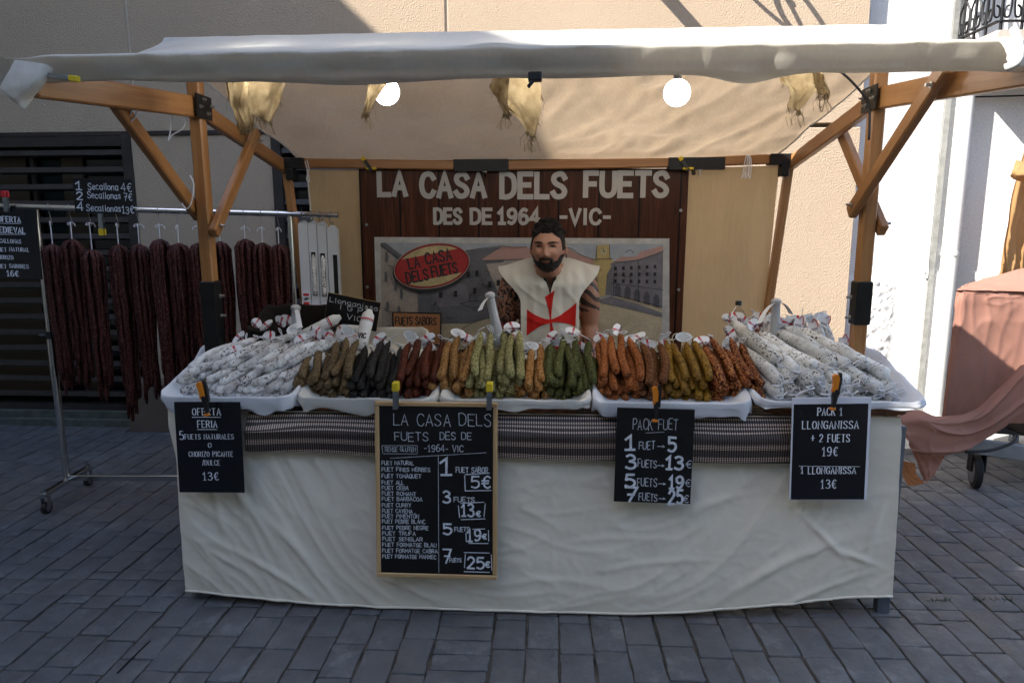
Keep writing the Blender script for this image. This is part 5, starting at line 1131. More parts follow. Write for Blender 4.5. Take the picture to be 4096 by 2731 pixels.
for s in ([(873, 556), (920, 590), (960, 612)], [(960, 615), (1010, 590), (1075, 570), (1160, 558)], [(1160, 558), (1190, 562), (1215, 560)], [(1116, 592), (1166, 590), (1210, 588)], [(960, 640), (961, 700), (962, 742)], [(1166, 600), (1166, 650), (1168, 705)], [(1374, 600), (1375, 640), (1377, 672)], [(1416, 598), (1415, 630), (1414, 668)], [(1368, 588), (1390, 586), (1412, 586)], [(1376, 556), (1375, 572), (1374, 588)], [(1404, 554), (1405, 572), (1406, 586)],
          [(1412, 594), (1470, 588), (1527, 568)], [(1408, 668), (1470, 680), (1527, 696)], [(1408, 640), (1470, 648), (1527, 655)], [(1470, 588), (1471, 640), (1472, 680)], [(1280, 568), (1312, 562), (1340, 578), (1372, 588)], [(1060, 690), (1090, 700), (1120, 690), (1090, 684), (1060, 692)], [(1080, 685), (1085, 670), (1092, 668), (1098, 685)], [(1014, 790), (1080, 740), (1170, 712), (1240, 700)], [(1390, 562), (1391, 569), (1396, 571)], [(1440, 572), (1452, 566), (1460, 574)], [(1300, 600), (1330, 604), (1368, 606)], [(873, 760), (890, 745), (900, 770), (905, 795)]): scribble(s)
ri = random.Random(12)
for q in range(46):
    zx, zy = ri.choice(((885, 600), (905, 680), (1000, 640), (1060, 660), (1110, 630), (1010, 700), (1440, 620), (1490, 620), (1395, 630), (1330, 640), (1090, 690), (890, 720))); x, y = zx + ri.uniform(-22, 22), zy + ri.uniform(-22, 22); st = [(x, y)]
    for s in range(4): st.append((st[-1][0] + ri.uniform(-7, 9), st[-1][1] + ri.uniform(-8, 8)))
    scribble(st, ri.uniform(.0007, .0013))
ov = [(math.cos(t), math.sin(t)) for t in [q * math.pi / 24 for q in range(48)]]
def oval(ax, bx_, ang=-11): c_, s_ = math.cos(R(ang)), math.sin(R(ang)); return [(994 + ax * x * c_ - bx_ * y * s_, 605 + ax * x * s_ + bx_ * y * c_) for x, y in ov][::-1]
OVR = wash('logo_red', (.45, .035, .03), (.36, .03, .028), 5); CRM = wash('logo_cream', (.62, .50, .26))
art('logo_shadow', [(x - 1, y + 5) for x, y in oval(92, 53)], simple('logo_black_edge', (.03, .028, .028), .6)); art('logo_rim', oval(90, 51), wash('logo_rim', (.50, .46, .42))); art('logo_ring', oval(88.5, 49.5), wash('logo_dark_red', (.34, .02, .022))); art('logo_cream', oval(84, 45), CRM)
o_ = oval(84, 45); c_, s_ = math.cos(R(-11)), math.sin(R(-11))
def inband(p): q = (p[0] - 994) * -s_ + (p[1] - 605) * c_; return abs(q) < 31
art('logo_band', [p for p in o_ if inband(p)], OVR)
for nm, x0, yb, x1, cap in (('LA', 942, 612, 967, 24), ('CASA', 982, 601, 1041, 25), ('DELS', 937, 645, 987, 25), ('FUETS', 996, 631, 1055, 25)):
    a = L(x0 * k, yb * k); b = L(x1 * k, (yb - (x1 - x0) * .19) * k); mb = MB(); lay[0] += .0002; text(mb, nm, a[0], a[0] + (b[0] - a[0]) * 1.02, a[1], cap * .0025, .0052, 'bold', .0012 - lay[0], rot=.19); mb.build('logo_lettering', INK, MB_PIC)
art('painted_plank_sign', [(899, 711), (1016, 712), (1015, 790), (902, 792)], INK); art('painted_plank_sign', [(903, 714), (1013, 716), (1012, 787), (905, 788)], wash('sign_orange', (.50, .235, .10), (.40, .18, .075), 12))
lay[0] += .0003
for nm, x0, yb, x1, cap in (('FUETS', 908, 741, 948, 17), ('SABORS', 955, 741, 1003, 17), ('DES', 910, 773, 931, 10), ('DE', 945, 772, 962, 10), ('1964', 972, 771, 1000, 12)): 
    mb = MB(); p0 = L(x0 * k, yb * k); p1 = L(x1 * k, yb * k); pc = L(x0 * k, (yb - cap) * k); text(mb, nm, p0[0], p1[0], p0[1], pc[1] - p0[1], .0034, 'chalk', .0012 - lay[0]); mb.build('sign_lettering', INK, MB_PIC)
for (x, y) in ((840, 512), (840, 655), (1566, 478), (1564, 655)): 
    c = L(x * k, y * k); MB().tube([(c[0], .006, c[1]), (c[0], -.001, c[1])], .009, 12).build('eyelet', ZINC, ban)
for px, wh in ((1468, 'left'), (2735, 'right')): 
    o = thing('spring_clip', f'yellow and black spring clip holding the {wh} top corner of the banner', 'clamp', ST @ T(atv(px, 655, VR - .06)) @ RY(-35), 'spring clips on the rear bar'); MB().box(-.010, .010, -.012, .0, -.05, .02, .003).build('jaw', BLK, o); MB().box(-.012, .012, -.014, .002, .021, .045, .003).build('rubber_tip', YEL, o); MB().beam((-.02, -.006, -.02), (.03, -.006, -.055), .012, .014).build('handle', YEL, o)
# ------------------------------------------------------------------ the vendor
PM = T((.196, 3.66, 0)); man = thing('person', 'bearded man in a white tabard with red cross leaning on the table with tattooed arms', 'person', PM)
HC = Vector((-.010, -.145, 1.540)); HR = (RZ(-11) @ RX(4)).to_3x3()
def gs(x, z, cx, cz, sx, sz): return math.exp(-((x - cx) / sx) ** 2 - ((z - cz) / sz) ** 2)
def head_p(d):
    x, y, z = .0835 * d.x, .096 * d.y, .116 * d.z
    low = sm(.0, -.11, z); x *= 1 - .11 * low; 
    if z < 0: y *= 1 - .06 * low; y -= .010 * low
    x *= 1 + .05 * math.exp(-((z + .035) / .03) ** 2)
    f = sm(.15, -.45, d.y)
    b = .0
    b += .021 * gs(x, z, 0, -.024, .0125, .020) + .011 * gs(x, z, 0, .004, .010, .024) + .010 * gs(abs(x), z, .013, -.031, .009, .009)
    b -= .0125 * gs(abs(x), z, .031, .010, .016, .012)
    b += .0065 * gs(abs(x), z, .026, .033, .026, .009) + .007 * gs(abs(x), z, .046, -.024, .02, .02)
    b += .007 * gs(x, z, 0, -.058, .022, .008) + .004 * gs(x, z, 0, -.07, .02, .006) - .004 * gs(x, z, 0, -.0635, .022, .0025) + .010 * gs(x, z, 0, -.094, .022, .015)
    return Vector((x, y - b * f, z))
def sph(nu, nv): 
    out = []
    for j in range(nv + 1):
        for i in range(nu):
            a = 2 * math.pi * i / nu; p = math.pi * j / nv; out.append(Vector((math.sin(p) * math.sin(a), -math.sin(p) * math.cos(a), math.cos(p))))
    return out, [(j * nu + i, j * nu + (i + 1) % nu, (j + 1) * nu + (i + 1) % nu, (j + 1) * nu + i) for j in range(nv) for i in range(nu)]
SD, SF = sph(72, 60)
body = MB()
body.add([HC + HR @ head_p(d) for d in SD], SF)
for s in (-1, 1):
    body.ball(HC + HR @ Vector((s * .0870, .014, -.012)), (.0095, .019, .031), 12, rot=HR @ Matrix.Rotation(R(14 * s), 3, 'Z'))
    body.ball((s * .165, -.005, 1.362), (.080, .078, .062), 16)
    body.tube([(s * .02, -.04, 1.435), (s * .09, -.02, 1.405), (s * .17, -.01, 1.375)], [.045, .040, .040], 12)
    arm = spline([(s * .185, -.01, 1.365), (s * .212, -.012, 1.28), (s * .222, .0, 1.17), (s * .224, .0, 1.10), (s * .226, -.035, 1.03), (s * .220, -.10, .945), (s * .214, -.145, .905)], 4)
    ra = [.062, .066, .0655, .064, .063, .062, .060, .058, .055, .052, .049, .048, .049, .050, .050, .049, .046, .042, .038, .034, .031, .028, .026, .025, .025]
    body.tube(arm, ra[:len(arm)], 16)
    body.ball((s * .210, -.190, .893), (.042, .052, .016), 14)
    for q, (fx, fl) in enumerate(((-.030, .062), (-.010, .075), (.011, .070), (.030, .055))):
        b0 = Vector((s * .210 + fx, -.225, .892)); body.tube([b0, b0 + Vector((fx * .12, -fl * .5, .006)), b0 + Vector((fx * .2, -fl, -.010))], [.0100, .0090, .0070], 8)
    b0 = Vector((s * .210 - s * .036, -.17, .890)); body.tube([b0, b0 + Vector((-s * .026, -.028, .002)), b0 + Vector((-s * .034, -.058, -.006))], [.012, .010, .008], 8)
    body.tube([(s * .085, .03, .88), (s * .10, .02, .48), (s * .11, .04, .09)], [.095, .068, .046], 14); body.ball((s * .115, -.03, .045), (.045, .125, .045), 14)
body.tube([HC + Vector((0, .02, -.05)), HC + Vector((0, .035, -.10)), (0, -.04, 1.40), (0, 0, 1.33)], [.064, .064, .075, .10], 16)
body.ball((0, .0, 1.25), (.190, .125, .19), 20); body.ball((0, -.025, 1.05), (.180, .150, .21), 20); body.ball((0, .02, .88), (.175, .13, .14), 18)
def skin_mat():
    m, nt, b = mk('skin'); v = coords(nt); s = nd(nt, 'SeparateXYZ', {0: v}); x, z = s.outputs[0], s.outputs[2]
    n = tnoise(nt, v, 14, 4); c = ramp(nt, n, [(.3, (.36, .165, .098)), (.7, (.44, .215, .135))])
    red = tnoise(nt, v, 9, 2)
    arm = maths(nt, 'MULTIPLY', maths(nt, 'GREATER_THAN', maths(nt, 'ABSOLUTE', x), .150), maths(nt, 'LESS_THAN', z, 1.44)); left = maths(nt, 'LESS_THAN', x, 0)
    # sleeve on the viewer's left: dense line work with red and green fields; on the right a dark tribal piece high on the arm
    w = nd(nt, 'TexWave', {'Vector': v, 'Scale': 9.0, 'Distortion': 16.0, 'Detail': 2.0, 'Detail Scale': 2.2, 'Detail Roughness': .6}).outputs[0]
    line = ramp(nt, w, [(.20, 1), (.34, 0)]); shade = ramp(nt, tnoise(nt, v, 17, 3), [(.45, 0), (.62, .75)])
    lz = maths(nt, 'MULTIPLY', maths(nt, 'SUBTRACT', 1.17, z), 1.0)
    redz = ramp(nt, maths(nt, 'ADD', maths(nt, 'ABSOLUTE', maths(nt, 'SUBTRACT', z, 1.125)), maths(nt, 'MULTIPLY', red, .06)), [(.055, .85), (.075, 0)]); grz = ramp(nt, maths(nt, 'ADD', maths(nt, 'ABSOLUTE', maths(nt, 'SUBTRACT', z, 1.06)), maths(nt, 'MULTIPLY', tnoise(nt, v, 12, 2), .06)), [(.05, .8), (.068, 0)])
    t1 = mixc(nt, redz, c, (.28, .030, .024)); t1 = mixc(nt, grz, t1, (.035, .105, .050)); t1 = mixc(nt, shade, t1, (.055, .038, .034)); t1 = mixc(nt, line, t1, (.018, .015, .016))
    hi = ramp(nt, maths(nt, 'ADD', z, maths(nt, 'MULTIPLY', tnoise(nt, v, 20, 2), .05)), [(1.215, 0), (1.24, 1)]) if False else maths(nt, 'GREATER_THAN', maths(nt, 'ADD', z, maths(nt, 'MULTIPLY', tnoise(nt, v, 22, 2), .10)), 1.255)
    wv = nd(nt, 'TexWave', {'Vector': nd(nt, 'Mapping', {'Vector': v, 'Rotation': (0, .9, 0)}).outputs[0], 'Scale': 7.5, 'Distortion': 5.0, 'Detail': 1.0, 'Detail Scale': 1.2}).outputs[0]
    trib = maths(nt, 'MULTIPLY', hi, ramp(nt, wv, [(.48, 0), (.58, 1)])); t2 = mixc(nt, maths(nt, 'MULTIPLY', trib, .92), c, (.020, .017, .018))
    low = maths(nt, 'MULTIPLY', maths(nt, 'LESS_THAN', z, 1.06), line); t2 = mixc(nt, low, t2, (.03, .024, .024))
    t = mixc(nt, left, t2, t1); c = mixc(nt, arm, c, t)
    nt.links.new(c, b.inputs['Base Color']); b.inputs['Roughness'].default_value = .5; b.inputs['Subsurface Weight'].default_value = .06; b.inputs['Subsurface Radius'].default_value = (.01, .004, .002); return m
bo = body.build('body', skin_mat(), man, True)
md = bo.modifiers.new('skin', 'REMESH'); md.mode = 'VOXEL'; md.voxel_size = .0042; md.use_smooth_shade = True
sm_ = bo.modifiers.new('soft', 'SMOOTH'); sm_.factor = .5; sm_.iterations = 2
HAIRM = simple('dark_brown_hair', (.011, .008, .006), .55, bs=260, bstr=.9, spec=.4)
def hmask(p, d):          # hair: crown, sides and back, receding at the temples
    z, x, y = p.z, abs(p.x), p.y
    line = .077 - .024 * sm(.03, .065, x) + .006 * nz(p.x * 60, 2)
    m = sm(line - .004, line + .008, z) if y < -.02 else 1.0
    if y >= -.05 and z < .06: m = max(sm(-.050, -.030, y) * sm(-.022, .0, z), m if z > line else 0)
    if y > .0: m = max(m, sm(-.085, -.06, z) * sm(.02, .045, y))
    return m
def shell(mask, thick, base, name, mat, nzs=60, na=.3, up=0.0, dens=(120, 100)):
    D_, F_ = sph(*dens); vs = []
    for d in D_:
        p = head_p(d); mk_ = mask(p, d); n_ = d.copy(); side_ = (.42 + .58 * sm(.03, .08, p.z)) if name == 'hair' else 1.0; t = -base + (thick * side_ + base) * mk_ * (1 + na * nz(p.x * nzs, p.y * nzs, p.z * nzs) + na * .7 * nz(p.x * nzs * 2.4, p.y * nzs * 2.4, p.z * nzs * 2.4))
        vs.append(HC + HR @ (p + n_ * t + Vector((0, 0, up * mk_ * max(0, d.z)))))
    return MB().add(vs, F_).build(name, mat, man, True)
hair = shell(hmask, .010, .004, 'hair', HAIRM, 45, .45, .016)
for q in range(90):      # loose curls over the crown
    pass
cu = MB(); rc = random.Random(8)
for q in range(240):
    a = rc.uniform(0, 6.28); e = rc.uniform(.05, 1.1); d = Vector((math.sin(e) * math.sin(a), -math.sin(e) * math.cos(a), math.cos(e))); p = head_p(d)
    if hmask(p, d) < .6: continue
    p = p + d * .010 + Vector((0, 0, .014 * max(0, d.z))); t1 = d.orthogonal().normalized(); t1.rotate(Quaternion(d, rc.uniform(0, 6.28))); r_ = rc.uniform(.008, .016)
    cu.tube([HC + HR @ (p + t1 * r_ * math.sin(s_ * 1.1) * 1.5 + d * (.004 + r_ * .5 * math.sin(s_ * .9))) for s_ in (0, .7, 1.4, 2.1, 2.8)], [.0025, .003, .003, .0025, .001], 5)
c_ = cu.build('curl', HAIRM, hair, True); c_['kind'] = 'stuff'
def bmask(p, d):
    x, y, z = abs(p.x), p.y, p.z
    if y > .03: return 0
    jaw = sm(-.056, -.074, z - .30 * max(0, x - .040)) * sm(.035, -.01, y)
    side = sm(.050, .060, x) * sm(-.015, -.045, z) * sm(.028, -.002, y) * sm(-.068, -.045, y) * .55
    mous = math.exp(-((z + .0475) / .0065) ** 2) * sm(.033, .022, x) * (1 if y < 0 else 0); go = math.exp(-((x - .030) / .007) ** 2) * sm(-.042, -.052, z) * sm(-.1, -.075, z) * (1 if y < 0 else 0)
    lip = sm(.020, .014, x) * math.exp(-((z + .0625) / .0085) ** 2); chin = math.exp(-((z + .083) / .006) ** 2) * sm(.016, .008, x)
    m = max(jaw, side, mous, go); return max(0, m * (1 - min(1, lip)) if y < 0 else m)
shell(bmask, .0085, .0035, 'beard', HAIRM, 70, .25)
def on_face(x, z, off=.0):     # point on the face in front of x, z
    best = None
    a = x / .0755; b = z / .116; yy = -math.sqrt(max(0.02, 1 - a * a - b * b)); p = head_p(Vector((a, yy, b)).normalized()); return HC + HR @ (p + Vector((0, -off, 0)))
EYEW = simple('eye_white', (.50, .46, .42), .25); IRIS = simple('iris_dark', (.012, .008, .006), .15); LIP = simple('lip', (.30, .095, .075), .5)
for s in (-1, 1):
    e = thing('x', None, None); e.name = 'eye'; e.parent = man
    c = on_face(s * .0315, .0095, -.006); MB().ball(c, (.0125, .0085, .0055), 14, rot=HR).build('eyeball', EYEW, e, True); MB().ball(c + HR @ Vector((-.0035, -.0042, .0005)), (.0056, .005, .0052), 12, rot=HR).build('iris', IRIS, e, True)
    MB().tube([on_face(s * (.0315 + q * .0135), .0145 + .0030 * (1 - q * q) - .003 * (q * s > .5), .0015) for q in (-1, -.6, -.2, .2, .6, 1)], [.0012, .0022, .0026, .0026, .0022, .0012], 6).build('eyelid', HAIRM, e, True)
    MB().tube([on_face(s * (.012 + .011 * q), .0335 + .0045 * math.sin(q * .75) - .001 * q, .001) for q in range(5)], [.0028, .0040, .0042, .0034, .0016], 6).build('eyebrow', HAIRM, man, True)
MB().tube([on_face(q * .006, -.0660 + .0008 * abs(q), .001) for q in (-3, -2, -1, 0, 1, 2, 3)], [.0010, .0028, .0036, .0038, .0036, .0028, .0010], 6).build('lower_lip', LIP, man, True)
MB().tube([HC + HR @ (Vector((.093, .010, -.044)) + Vector((0, .009 * math.cos(t), .009 * math.sin(t)))) for t in [q * .5236 for q in range(12)]], .0018, 6, closed=True).build('earring', IRON, man, True)
# clothes
TAB = canvas_mat('cream_tabard_cotton', (.66, .635, .57), .06, 520, (.58, .555, .49)); REDC = canvas_mat('red_cloth_cross', (.56, .022, .018), .03, 520, (.46, .02, .017)); BLKT = simple('black_cotton', (.012, .012, .013), .9)
def tw(z): return lerp(.150, .268, sm(1.245, 1.44, z) ** 1.2)
def ty(x, z):
    q = math.sqrt(max(0, 1 - (x / .30) ** 2)); y = -.030 - .128 * sm(1.485, 1.34, z) * q - .034 * sm(1.30, 1.08, z) * q
    fo = .016 * nz(x * 11 + 3 + (z - 1.2) * 2.5 * (1 if x > 0 else -1), z * 2.2) + .007 * nz(x * 30, z * 5, 4) + .006 * max(0, 1 - abs(nz(x * 9 + z * 4, z * 6, 9)) * 3) ** 2
    return y - fo * sm(1.47, 1.38, z)
def tab(sgn):
    def f(a, b):
        e = a * 2 - 1; xt = e * .268; zt = 1.486 - .045 * sm(.07, .27, abs(xt)); zn = 1.300 + .185 * (abs(xt) / .076) ** .9 if abs(xt) < .076 else 9
        if sgn > 0: zn = 1.46
        zt = min(zt, zn); z = lerp(zt, .78, b); x = e * tw(z) if b > 0 else xt; x = e * (tw(z) if abs(e) > .3 else lerp(tw(z), tw(z), 1))
        if sgn < 0: return (x, ty(x, z), z)
        return (x, .125 * sm(1.47, 1.35, z) * math.sqrt(max(0, 1 - (x / .3) ** 2)) - .026, z)
    return f
MB().grid(tab(-1), 90, 80).grid(tab(1), 60, 40).build('tabard', TAB, man, True)
tb = [c for c in man.children if c.name.startswith('tabard')][0]
def mx(px, py): p = W3(px, py, 3.50); q = PM.inverted() @ p; return Vector((q.x, q.z))
C0 = mx(2201, 1281)
for e1, e2 in ((mx(2179, 1188), mx(2219, 1160)), (mx(2108, 1237), mx(2106, 1340)), (mx(2306, 1210), mx(2300, 1304)), (mx(2249, 1395), mx(2183, 1395))):
    def cf_(a, b, e1=e1, e2=e2):
        o_ = (e1 + e2) / 2; d = o_ - C0; h = (e2 - e1) * .5; p = C0 + d * a + h * (b * 2 - 1) * (.13 + .87 * a ** 1.7); return (p.x, ty(p.x, p.y) - .003, p.y)
    MB().grid(cf_, 24, 16).build('red_cross_arm', REDC, tb, True)
MB().tube([(q * .060, ty(q * .060, 1.31 + .15 * abs(q)) + .010, 1.306 + .155 * abs(q) ** .9) for q in (-1, -.8, -.6, -.4, -.2, 0, .2, .4, .6, .8, 1)], .0085, 8).build('undershirt_collar', BLKT, man, True)
TRS = simple('dark_trousers', (.02, .022, .03), .9)
for s in (-1, 1): MB().tube([(s * .085, .03, .92), (s * .10, .02, .48), (s * .11, .04, .08)], [.108, .086, .066], 16).build('trouser_leg', TRS, man, True); MB().ball((s * .115, -.03, .046), (.052, .135, .046), 14).build('shoe', BLKT, man, True)
# ------------------------------------------------------------------ lamps with burlap
m, nt, b = mk('lit_globe'); b.inputs['Emission Color'].default_value = (1, .97, .92, 1); b.inputs['Emission Strength'].default_value = 6; b.inputs['Base Color'].default_value = (.9, .9, .9, 1); GLOBE = m
m, nt, b = mk('burlap'); v = coords(nt); s = nd(nt, 'SeparateXYZ', {0: v}); wx_ = maths(nt, 'SINE', maths(nt, 'MULTIPLY', maths(nt, 'ADD', s.outputs[0], maths(nt, 'MULTIPLY', tnoise(nt, v, 20, 2), .01)), 1100)); wz_ = maths(nt, 'SINE', maths(nt, 'MULTIPLY', s.outputs[2], 1100))
c = ramp(nt, tnoise(nt, v, 25, 3), [(.3, (.30, .215, .11)), (.7, (.46, .36, .21))]); nt.links.new(c, b.inputs['Base Color']); b.inputs['Roughness'].default_value = .95; bump(nt, b, maths(nt, 'ADD', wx_, wz_), .35, .002)
tr = nd(nt, 'BsdfTranslucent', {'Color': c}); mx_ = nd(nt, 'MixShader', {0: .5, 1: b.outputs[0], 2: tr.outputs[0]}); nt.links.new(mx_.outputs[0], nt.nodes['Material Output'].inputs[0]); BURL = m
rl_ = random.Random(4)
def burlap(o, pts, v, bulge, name='burlap_shade'):
    base = [[atv(x, y, v) for x, y in row] for row in pts]; Mi = o.matrix_local.inverted() if False else (STi @ o.matrix_world).inverted()
    def f(a, b):
        rows = [spline(r, 6) for r in base]; n = len(rows[0]) - 1; col = spline([samp(r, a) for r in rows], 6); p = samp(col, b)
        d = bulge * math.sin(math.pi * a); return Mi @ (p + Vector((.004 * nz(a * 9, b * 9), -d - .02 * nz(a * 3.5, b * 3, bulge * 99) - .006 * nz(a * 12, b * 4), .006 * nz(a * 11, b * 2, 7) * b)))
    g_ = MB().grid(f, 24, 24); c_ = g_.build(name, BURL, o, True)
    fr = MB()
    for q in range(70):
        a = rl_.random(); e = Vector(f(a, 1)) if rl_.random() < .7 else Vector(f(rl_.choice((0, 1)), a)); L_ = rl_.choice((.012, .018, .02, .06)); d = Vector((rl_.uniform(-.6, .6), rl_.uniform(-.3, .3), -1)) * L_; fr.tube([e, e + d * .5 + Vector((rl_.uniform(-.3, .3) * L_, 0, 0)), e + d], .0008, 4)
    t_ = fr.build('frayed_threads', BURL, o); t_['kind'] = 'stuff'
LB = ((1045, 322, 'first from left'), (1546, 368, 'second from left'), (2095, 352, 'middle'), (2708, 372, 'fourth from left'), (3228, 288, 'rightmost'))
LO = []
for px, py, nm in LB:
    p = atv(px, py, -.22); o = thing('burlap_lamp', f'lit globe lamp {"half wrapped in ragged burlap" if px != 2708 else "left bare"} under the canopy, {nm}', 'lamp', ST @ T(p), 'globe lamps under the canopy'); LO.append(o)
    MB().ball((0, 0, 0), .0525, 24).build('globe', GLOBE, o, True); MB().tube([(0, 0, .045), (0, 0, .085)], .016, 12).build('socket', BLK, o, 40); MB().tube([(0, 0, .085), (0, .1, .13), (0, .2, ZR - .06 - p.z)], .004, 6).build('cord', BLK, o)
burlap(LO[0], [[(900, 318), (960, 300), (1020, 315)], [(910, 390), (955, 395), (1010, 390)], [(935, 455), (970, 462), (1012, 450)], [(958, 518), (985, 526), (1015, 508)]], -.26, .012)
burlap(LO[0], [[(985, 310), (1060, 300), (1150, 318)], [(988, 360), (1060, 370), (1132, 372)], [(992, 410), (1050, 425), (1112, 430)], [(1000, 452), (1045, 470), (1082, 490)]], -.31, .015)
burlap(LO[1], [[(1480, 318), (1510, 312), (1560, 322)], [(1470, 370), (1495, 375), (1525, 365)], [(1465, 410), (1480, 415), (1500, 405)], [(1458, 455), (1466, 462), (1478, 445)]], -.30, .03)
burlap(LO[2], [[(1985, 300), (2070, 295), (2160, 305)], [(1965, 350), (2060, 380), (2165, 390)], [(2020, 430), (2090, 445), (2165, 440)], [(2070, 470), (2110, 495), (2155, 485)], [(2105, 520), (2125, 550), (2140, 535)]], -.31, .018)
burlap(LO[2], [[(1975, 310), (2010, 305), (2040, 315)], [(1960, 350), (1990, 365), (2030, 370)], [(1990, 400), (2005, 410), (2030, 415)], [(2015, 450), (2025, 460), (2040, 455)]], -.36, .02)
burlap(LO[4], [[(3105, 290), (3200, 270), (3290, 285)], [(3120, 330), (3200, 330), (3285, 320)], [(3160, 360), (3215, 370), (3270, 360)], [(3150, 420), (3175, 435), (3205, 430)], [(3150, 430), (3178, 452), (3200, 440)]], -.30, .03)
burlap(LO[4], [[(3250, 290), (3270, 290), (3290, 300)], [(3258, 330), (3280, 330), (3298, 335)], [(3270, 365), (3295, 368), (3312, 355)], [(3275, 380), (3295, 385), (3318, 362)]], -.33, .015)
# ------------------------------------------------------------------ loose strings and cord
def stringy(label, pts, v, r=.0032, mat=STRING, name='string_loop', cat='string', n=7):
    o = tag(MB().tube(spline([atv(x, y, v) for x, y in pts], n), r, 6).build(name, mat, None, True), label, cat, 'loose strings on the stall frame'); o.matrix_world = ST
stringy('white string looped over the left front arm', [(470, 355), (505, 365), (528, 420), (515, 480), (505, 500), (540, 470), (545, 440), (520, 430), (505, 360)], -.45)
stringy('white string dangling beside the left joint plate', [(700, 392), (730, 400), (748, 450), (735, 510), (690, 540), (672, 565), (680, 535), (686, 480), (688, 450)], -.05)
stringy('white string loop hanging by the lower end of the left brace', [(760, 702), (775, 740), (765, 810), (745, 835), (722, 800), (725, 765), (735, 745)], -.08)
stringy('loop of white cord hanging left on the rear bar', [(1228, 640), (1236, 680), (1226, 715), (1238, 728), (1232, 690), (1220, 645)], VR - .065)
for q, wh in enumerate(('left strand', 'middle strand', 'right strand')): stringy(f'hank of white cords hanging right on the rear bar, {wh}', [(2985 + q * 6, 622), (2978 + q * 10, 655), (2970 + q * 12, 700), (2966 + q * 16, 714), (2980 + q * 12, 690), (2990 + q * 7, 640), (2992 + q * 3, 620)], VR - .068 - q * .006)
stringy('black cable running to the right joint plate', [(3345, 275), (3400, 320), (3462, 392), (3478, 440), (3476, 560)], -.06, .005, BLK, 'cable', 'cable')
o = thing('spring_clip', 'black spring clip on the middle of the canvas front edge', 'clamp', ST @ T(atv(2140, 305, VF - .05))); MB().box(-.020, .020, -.006, .03, -.012, .012, .003).build('jaw', BLK, o); MB().beam((-.005, .0, -.012), (-.02, .0, -.03), .014, .01).build('handle', BLK, o)
o = thing('spring_clip', 'yellow-tipped clip under the left end of the canvas front edge', 'clamp', ST @ T(atv(215, 303, VF - .045)) @ RY(8)); MB().box(-.03, .045, -.004, .012, -.008, .006, .003).build('jaw', STEEL, o); MB().box(.046, .075, -.006, .012, -.010, .008, .003).build('rubber_tip', YEL, o)
# ------------------------------------------------------------------ draped cart on the right, brown tent cloth behind it
BRN = canvas_mat('brown_pink_drape', (.36, .185, .138), .10, 420, (.30, .15, .11))
cart = thing('draped_cart', 'wheeled cart under a reddish brown cloth right of the stall', 'cart')
def patch(name, rows, mat, par, nu=40, nv=40, amp=.006, fq=7, pleat=None):
    base = [spline([W3(*p) for p in r], 10) for r in rows]
    def f(a, b):
        p = samp(spline([samp(r, a) for r in base], 10), b); q = 0
        if pleat:
            for (fa, fb, am, sd_) in pleat: q += am * max(0, 1 - abs(nz(a * fa, b * fb, sd_)) * 2.6) ** 2
        return p + Vector((amp * nz(a * fq, b * fq, 1), amp * nz(a * fq, b * fq, 5) - q, amp * .6 * nz(a * fq * 2, b * fq * 2, 9)))
    return MB().grid(f, nu, nv).build(name, mat, par, True)
def col5(px0, py0, px1, py1, px2, py2, Y): return (px0, py0, Y), (px1, py1, Y), (px2, py2, Y)
XS = ((3846, 4.50), (3828, 4.24), (3826, 4.20), (3850, 4.17), (3960, 4.17), (4100, 4.17), (4300, 4.17), (4600, 4.17))
def crow(y0, dx, Yo, slope=0.0): return [(x + dx * (1 if i < 4 else .6), y0 + slope * i + (-14 if i == 0 else 0), Y + Yo) for i, (x, Y) in enumerate(XS)]
patch('cloth', [[(3856, 1140, 4.55), (3870, 1134, 4.55), (3880, 1130, 4.55), (3900, 1124, 4.56), (3960, 1106, 4.6), (4100, 1072, 4.7), (4300, 1045, 4.8), (4600, 1020, 4.9)], crow(1158, 2, .02), crow(1166, 0, -.005), crow(1230, -8, -.02), crow(1430, -28, -.03), crow(1690, -62, -.05)], BRN, cart, 130, 110, .006, 9, [(5, 2, .010, 3), (14, 3, .005, 7), (9, 9, .005, 11)])
patch('cloth_swag', [[(3596, 1650, 4.03), (3672, 1638, 4.02), (3762, 1664, 4.0), (3900, 1630, 4.06), (4000, 1540, 4.08), (4120, 1430, 4.08), (4320, 1370, 4.08)], [(3594, 1672, 3.99), (3680, 1668, 3.96), (3775, 1690, 3.95), (3905, 1662, 4.0), (4005, 1575, 4.01), (4120, 1468, 4.01), (4320, 1410, 4.01)], [(3606, 1725, 3.96), (3695, 1735, 3.93), (3795, 1745, 3.93), (3908, 1718, 3.98), (4010, 1640, 3.98), (4120, 1545, 3.98), (4320, 1480, 3.98)], [(3642, 1796, 3.96), (3705, 1820, 3.94), (3800, 1816, 3.94), (3904, 1774, 3.98), (4004, 1716, 3.98), (4120, 1632, 3.98), (4320, 1560, 3.98)]], BRN, cart, 140, 60, .004, 8, [(2.2, 3, .020, 3), (5, 4, .006, 5)])
patch('cloth_tail', [[(3598, 1662, 4.05), (3640, 1700, 4.04), (3720, 1760, 4.04), (3785, 1815, 4.0)], [(3625, 1740, 4.05), (3665, 1780, 4.04), (3715, 1815, 4.02), (3765, 1850, 4.0)], [(3668, 1850, 4.02), (3690, 1870, 4.0), (3715, 1885, 3.99), (3735, 1900, 3.98)], [(3692, 1915, 4.0), (3700, 1922, 3.99), (3704, 1926, 3.98), (3706, 1930, 3.97)]], BRN, cart, 30, 40, .006)
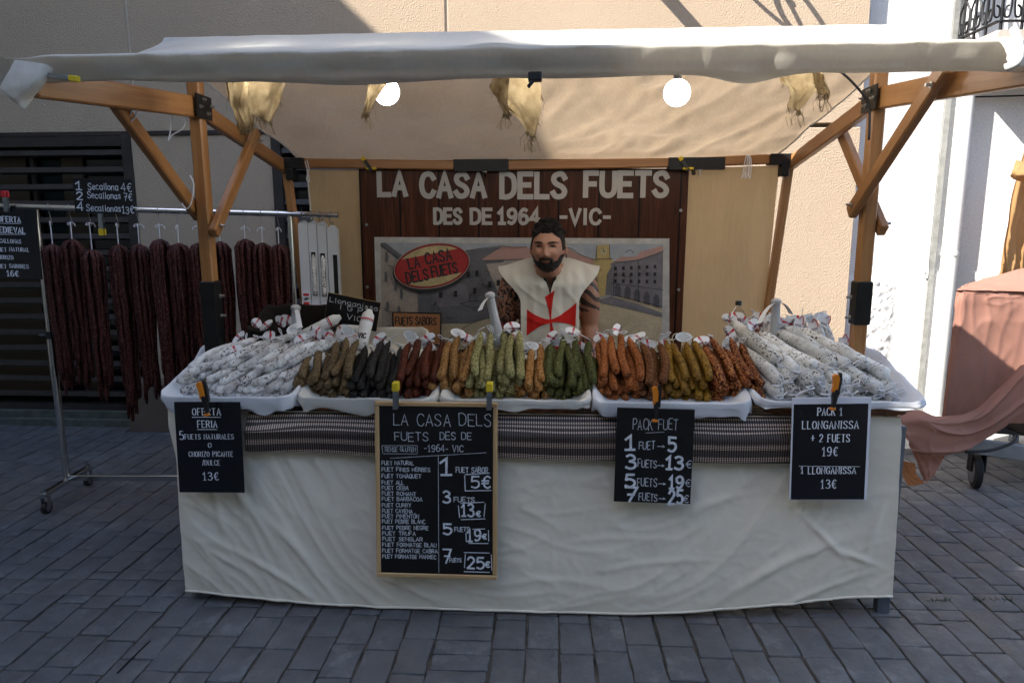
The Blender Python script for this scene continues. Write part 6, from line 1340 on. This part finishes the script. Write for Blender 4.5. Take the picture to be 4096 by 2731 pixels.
patch('cloth_corner', [[(3590, 1838, 4.05), (3625, 1845, 4.03), (3662, 1852, 4.02)], [(3606, 1890, 4.02), (3640, 1895, 4.0), (3668, 1900, 3.98)], [(3632, 1942, 3.97), (3665, 1940, 3.95), (3702, 1930, 3.93)]], canvas_mat('rust_lining', (.36, .15, .06), .1), cart, 20, 20, .004)
MB().beam(W3(3850, 1775, 4.12), W3(4420, 1860, 4.0), .04, .10, .006).build('chassis_rail', simple('galvanised_rail', (.30, .31, .32), .5, .4, var=.2, vs=12), cart)
MB().beam(W3(3880, 1690, 4.6), W3(4420, 1730, 4.6), .05, .12, .006).build('chassis_rail', GREYM, cart)
MB().tube(spline([W3(3860, 1806, 3.98), W3(3960, 1800, 3.97), W3(4050, 1770, 3.97), W3(4070, 1740, 4.0)], 6), .010, 8).build('hose', BLK, cart, True)
RUB = simple('black_tyre', (.014, .014, .015), .8, bs=60, bstr=.2)
for (wxp, wyp, Y) in ((3905, 1868, 4.14), (4250, 1840, 4.3)):
    c = W3(wxp, wyp, Y); c.z = .105; d = Vector((.93, -.36, 0)).normalized(); wh = thing('x', None, None); wh.name = 'wheel'; wh.parent = cart
    MB().tube([c - d * .022, c - d * .016, c + d * .016, c + d * .022], [.09, .104, .104, .09], 28).build('tyre', RUB, wh, 30); MB().tube([c - d * .024, c + d * .024], .075, 24).build('rim', GREYM, wh, 30)
    MB().beam(c - d * .035, c - d * .035 + Vector((0, 0, .18)), .012, .05).beam(c + d * .035, c + d * .035 + Vector((0, 0, .18)), .012, .05).build('fork', BLK, wh)
MB().box(3.42, 4.4, 4.3, 4.9, .25, 1.12, .02).build('cart_body', simple('dark_cart_body', (.05, .045, .04), .8), cart)
TENT = canvas_mat('brown_tent_cloth', (.40, .235, .105), .25, 420, (.34, .195, .085))
tn = thing('brown_tent', 'brown tent cloth hanging beyond the draped cart at the right edge', 'tent')
patch('cloth', [[(4105, 560, 4.9), (4150, 560, 4.9), (4300, 550, 4.9)], [(4045, 800, 4.86), (4120, 800, 4.95), (4300, 800, 4.86)], [(4020, 960, 4.84), (4090, 960, 4.94), (4300, 960, 4.86)], [(3986, 1112, 4.83), (4070, 1118, 4.92), (4300, 1130, 4.86)]], TENT, tn, 60, 60, .012, 5, [(6, 1.2, .04, 2)])
patch('cloth_fold', [[(4065, 640, 4.78), (4130, 650, 4.75), (4300, 650, 4.75)], [(4048, 685, 4.76), (4100, 700, 4.70), (4300, 700, 4.7)], [(4040, 710, 4.80), (4105, 730, 4.76), (4300, 740, 4.76)]], TENT, tn, 24, 16, .006)
stick('pole', (3.78, 4.95, 0), (3.78, 4.95, 2.6), .05, .05, tn, GREYM, up=(0, 1, 0))
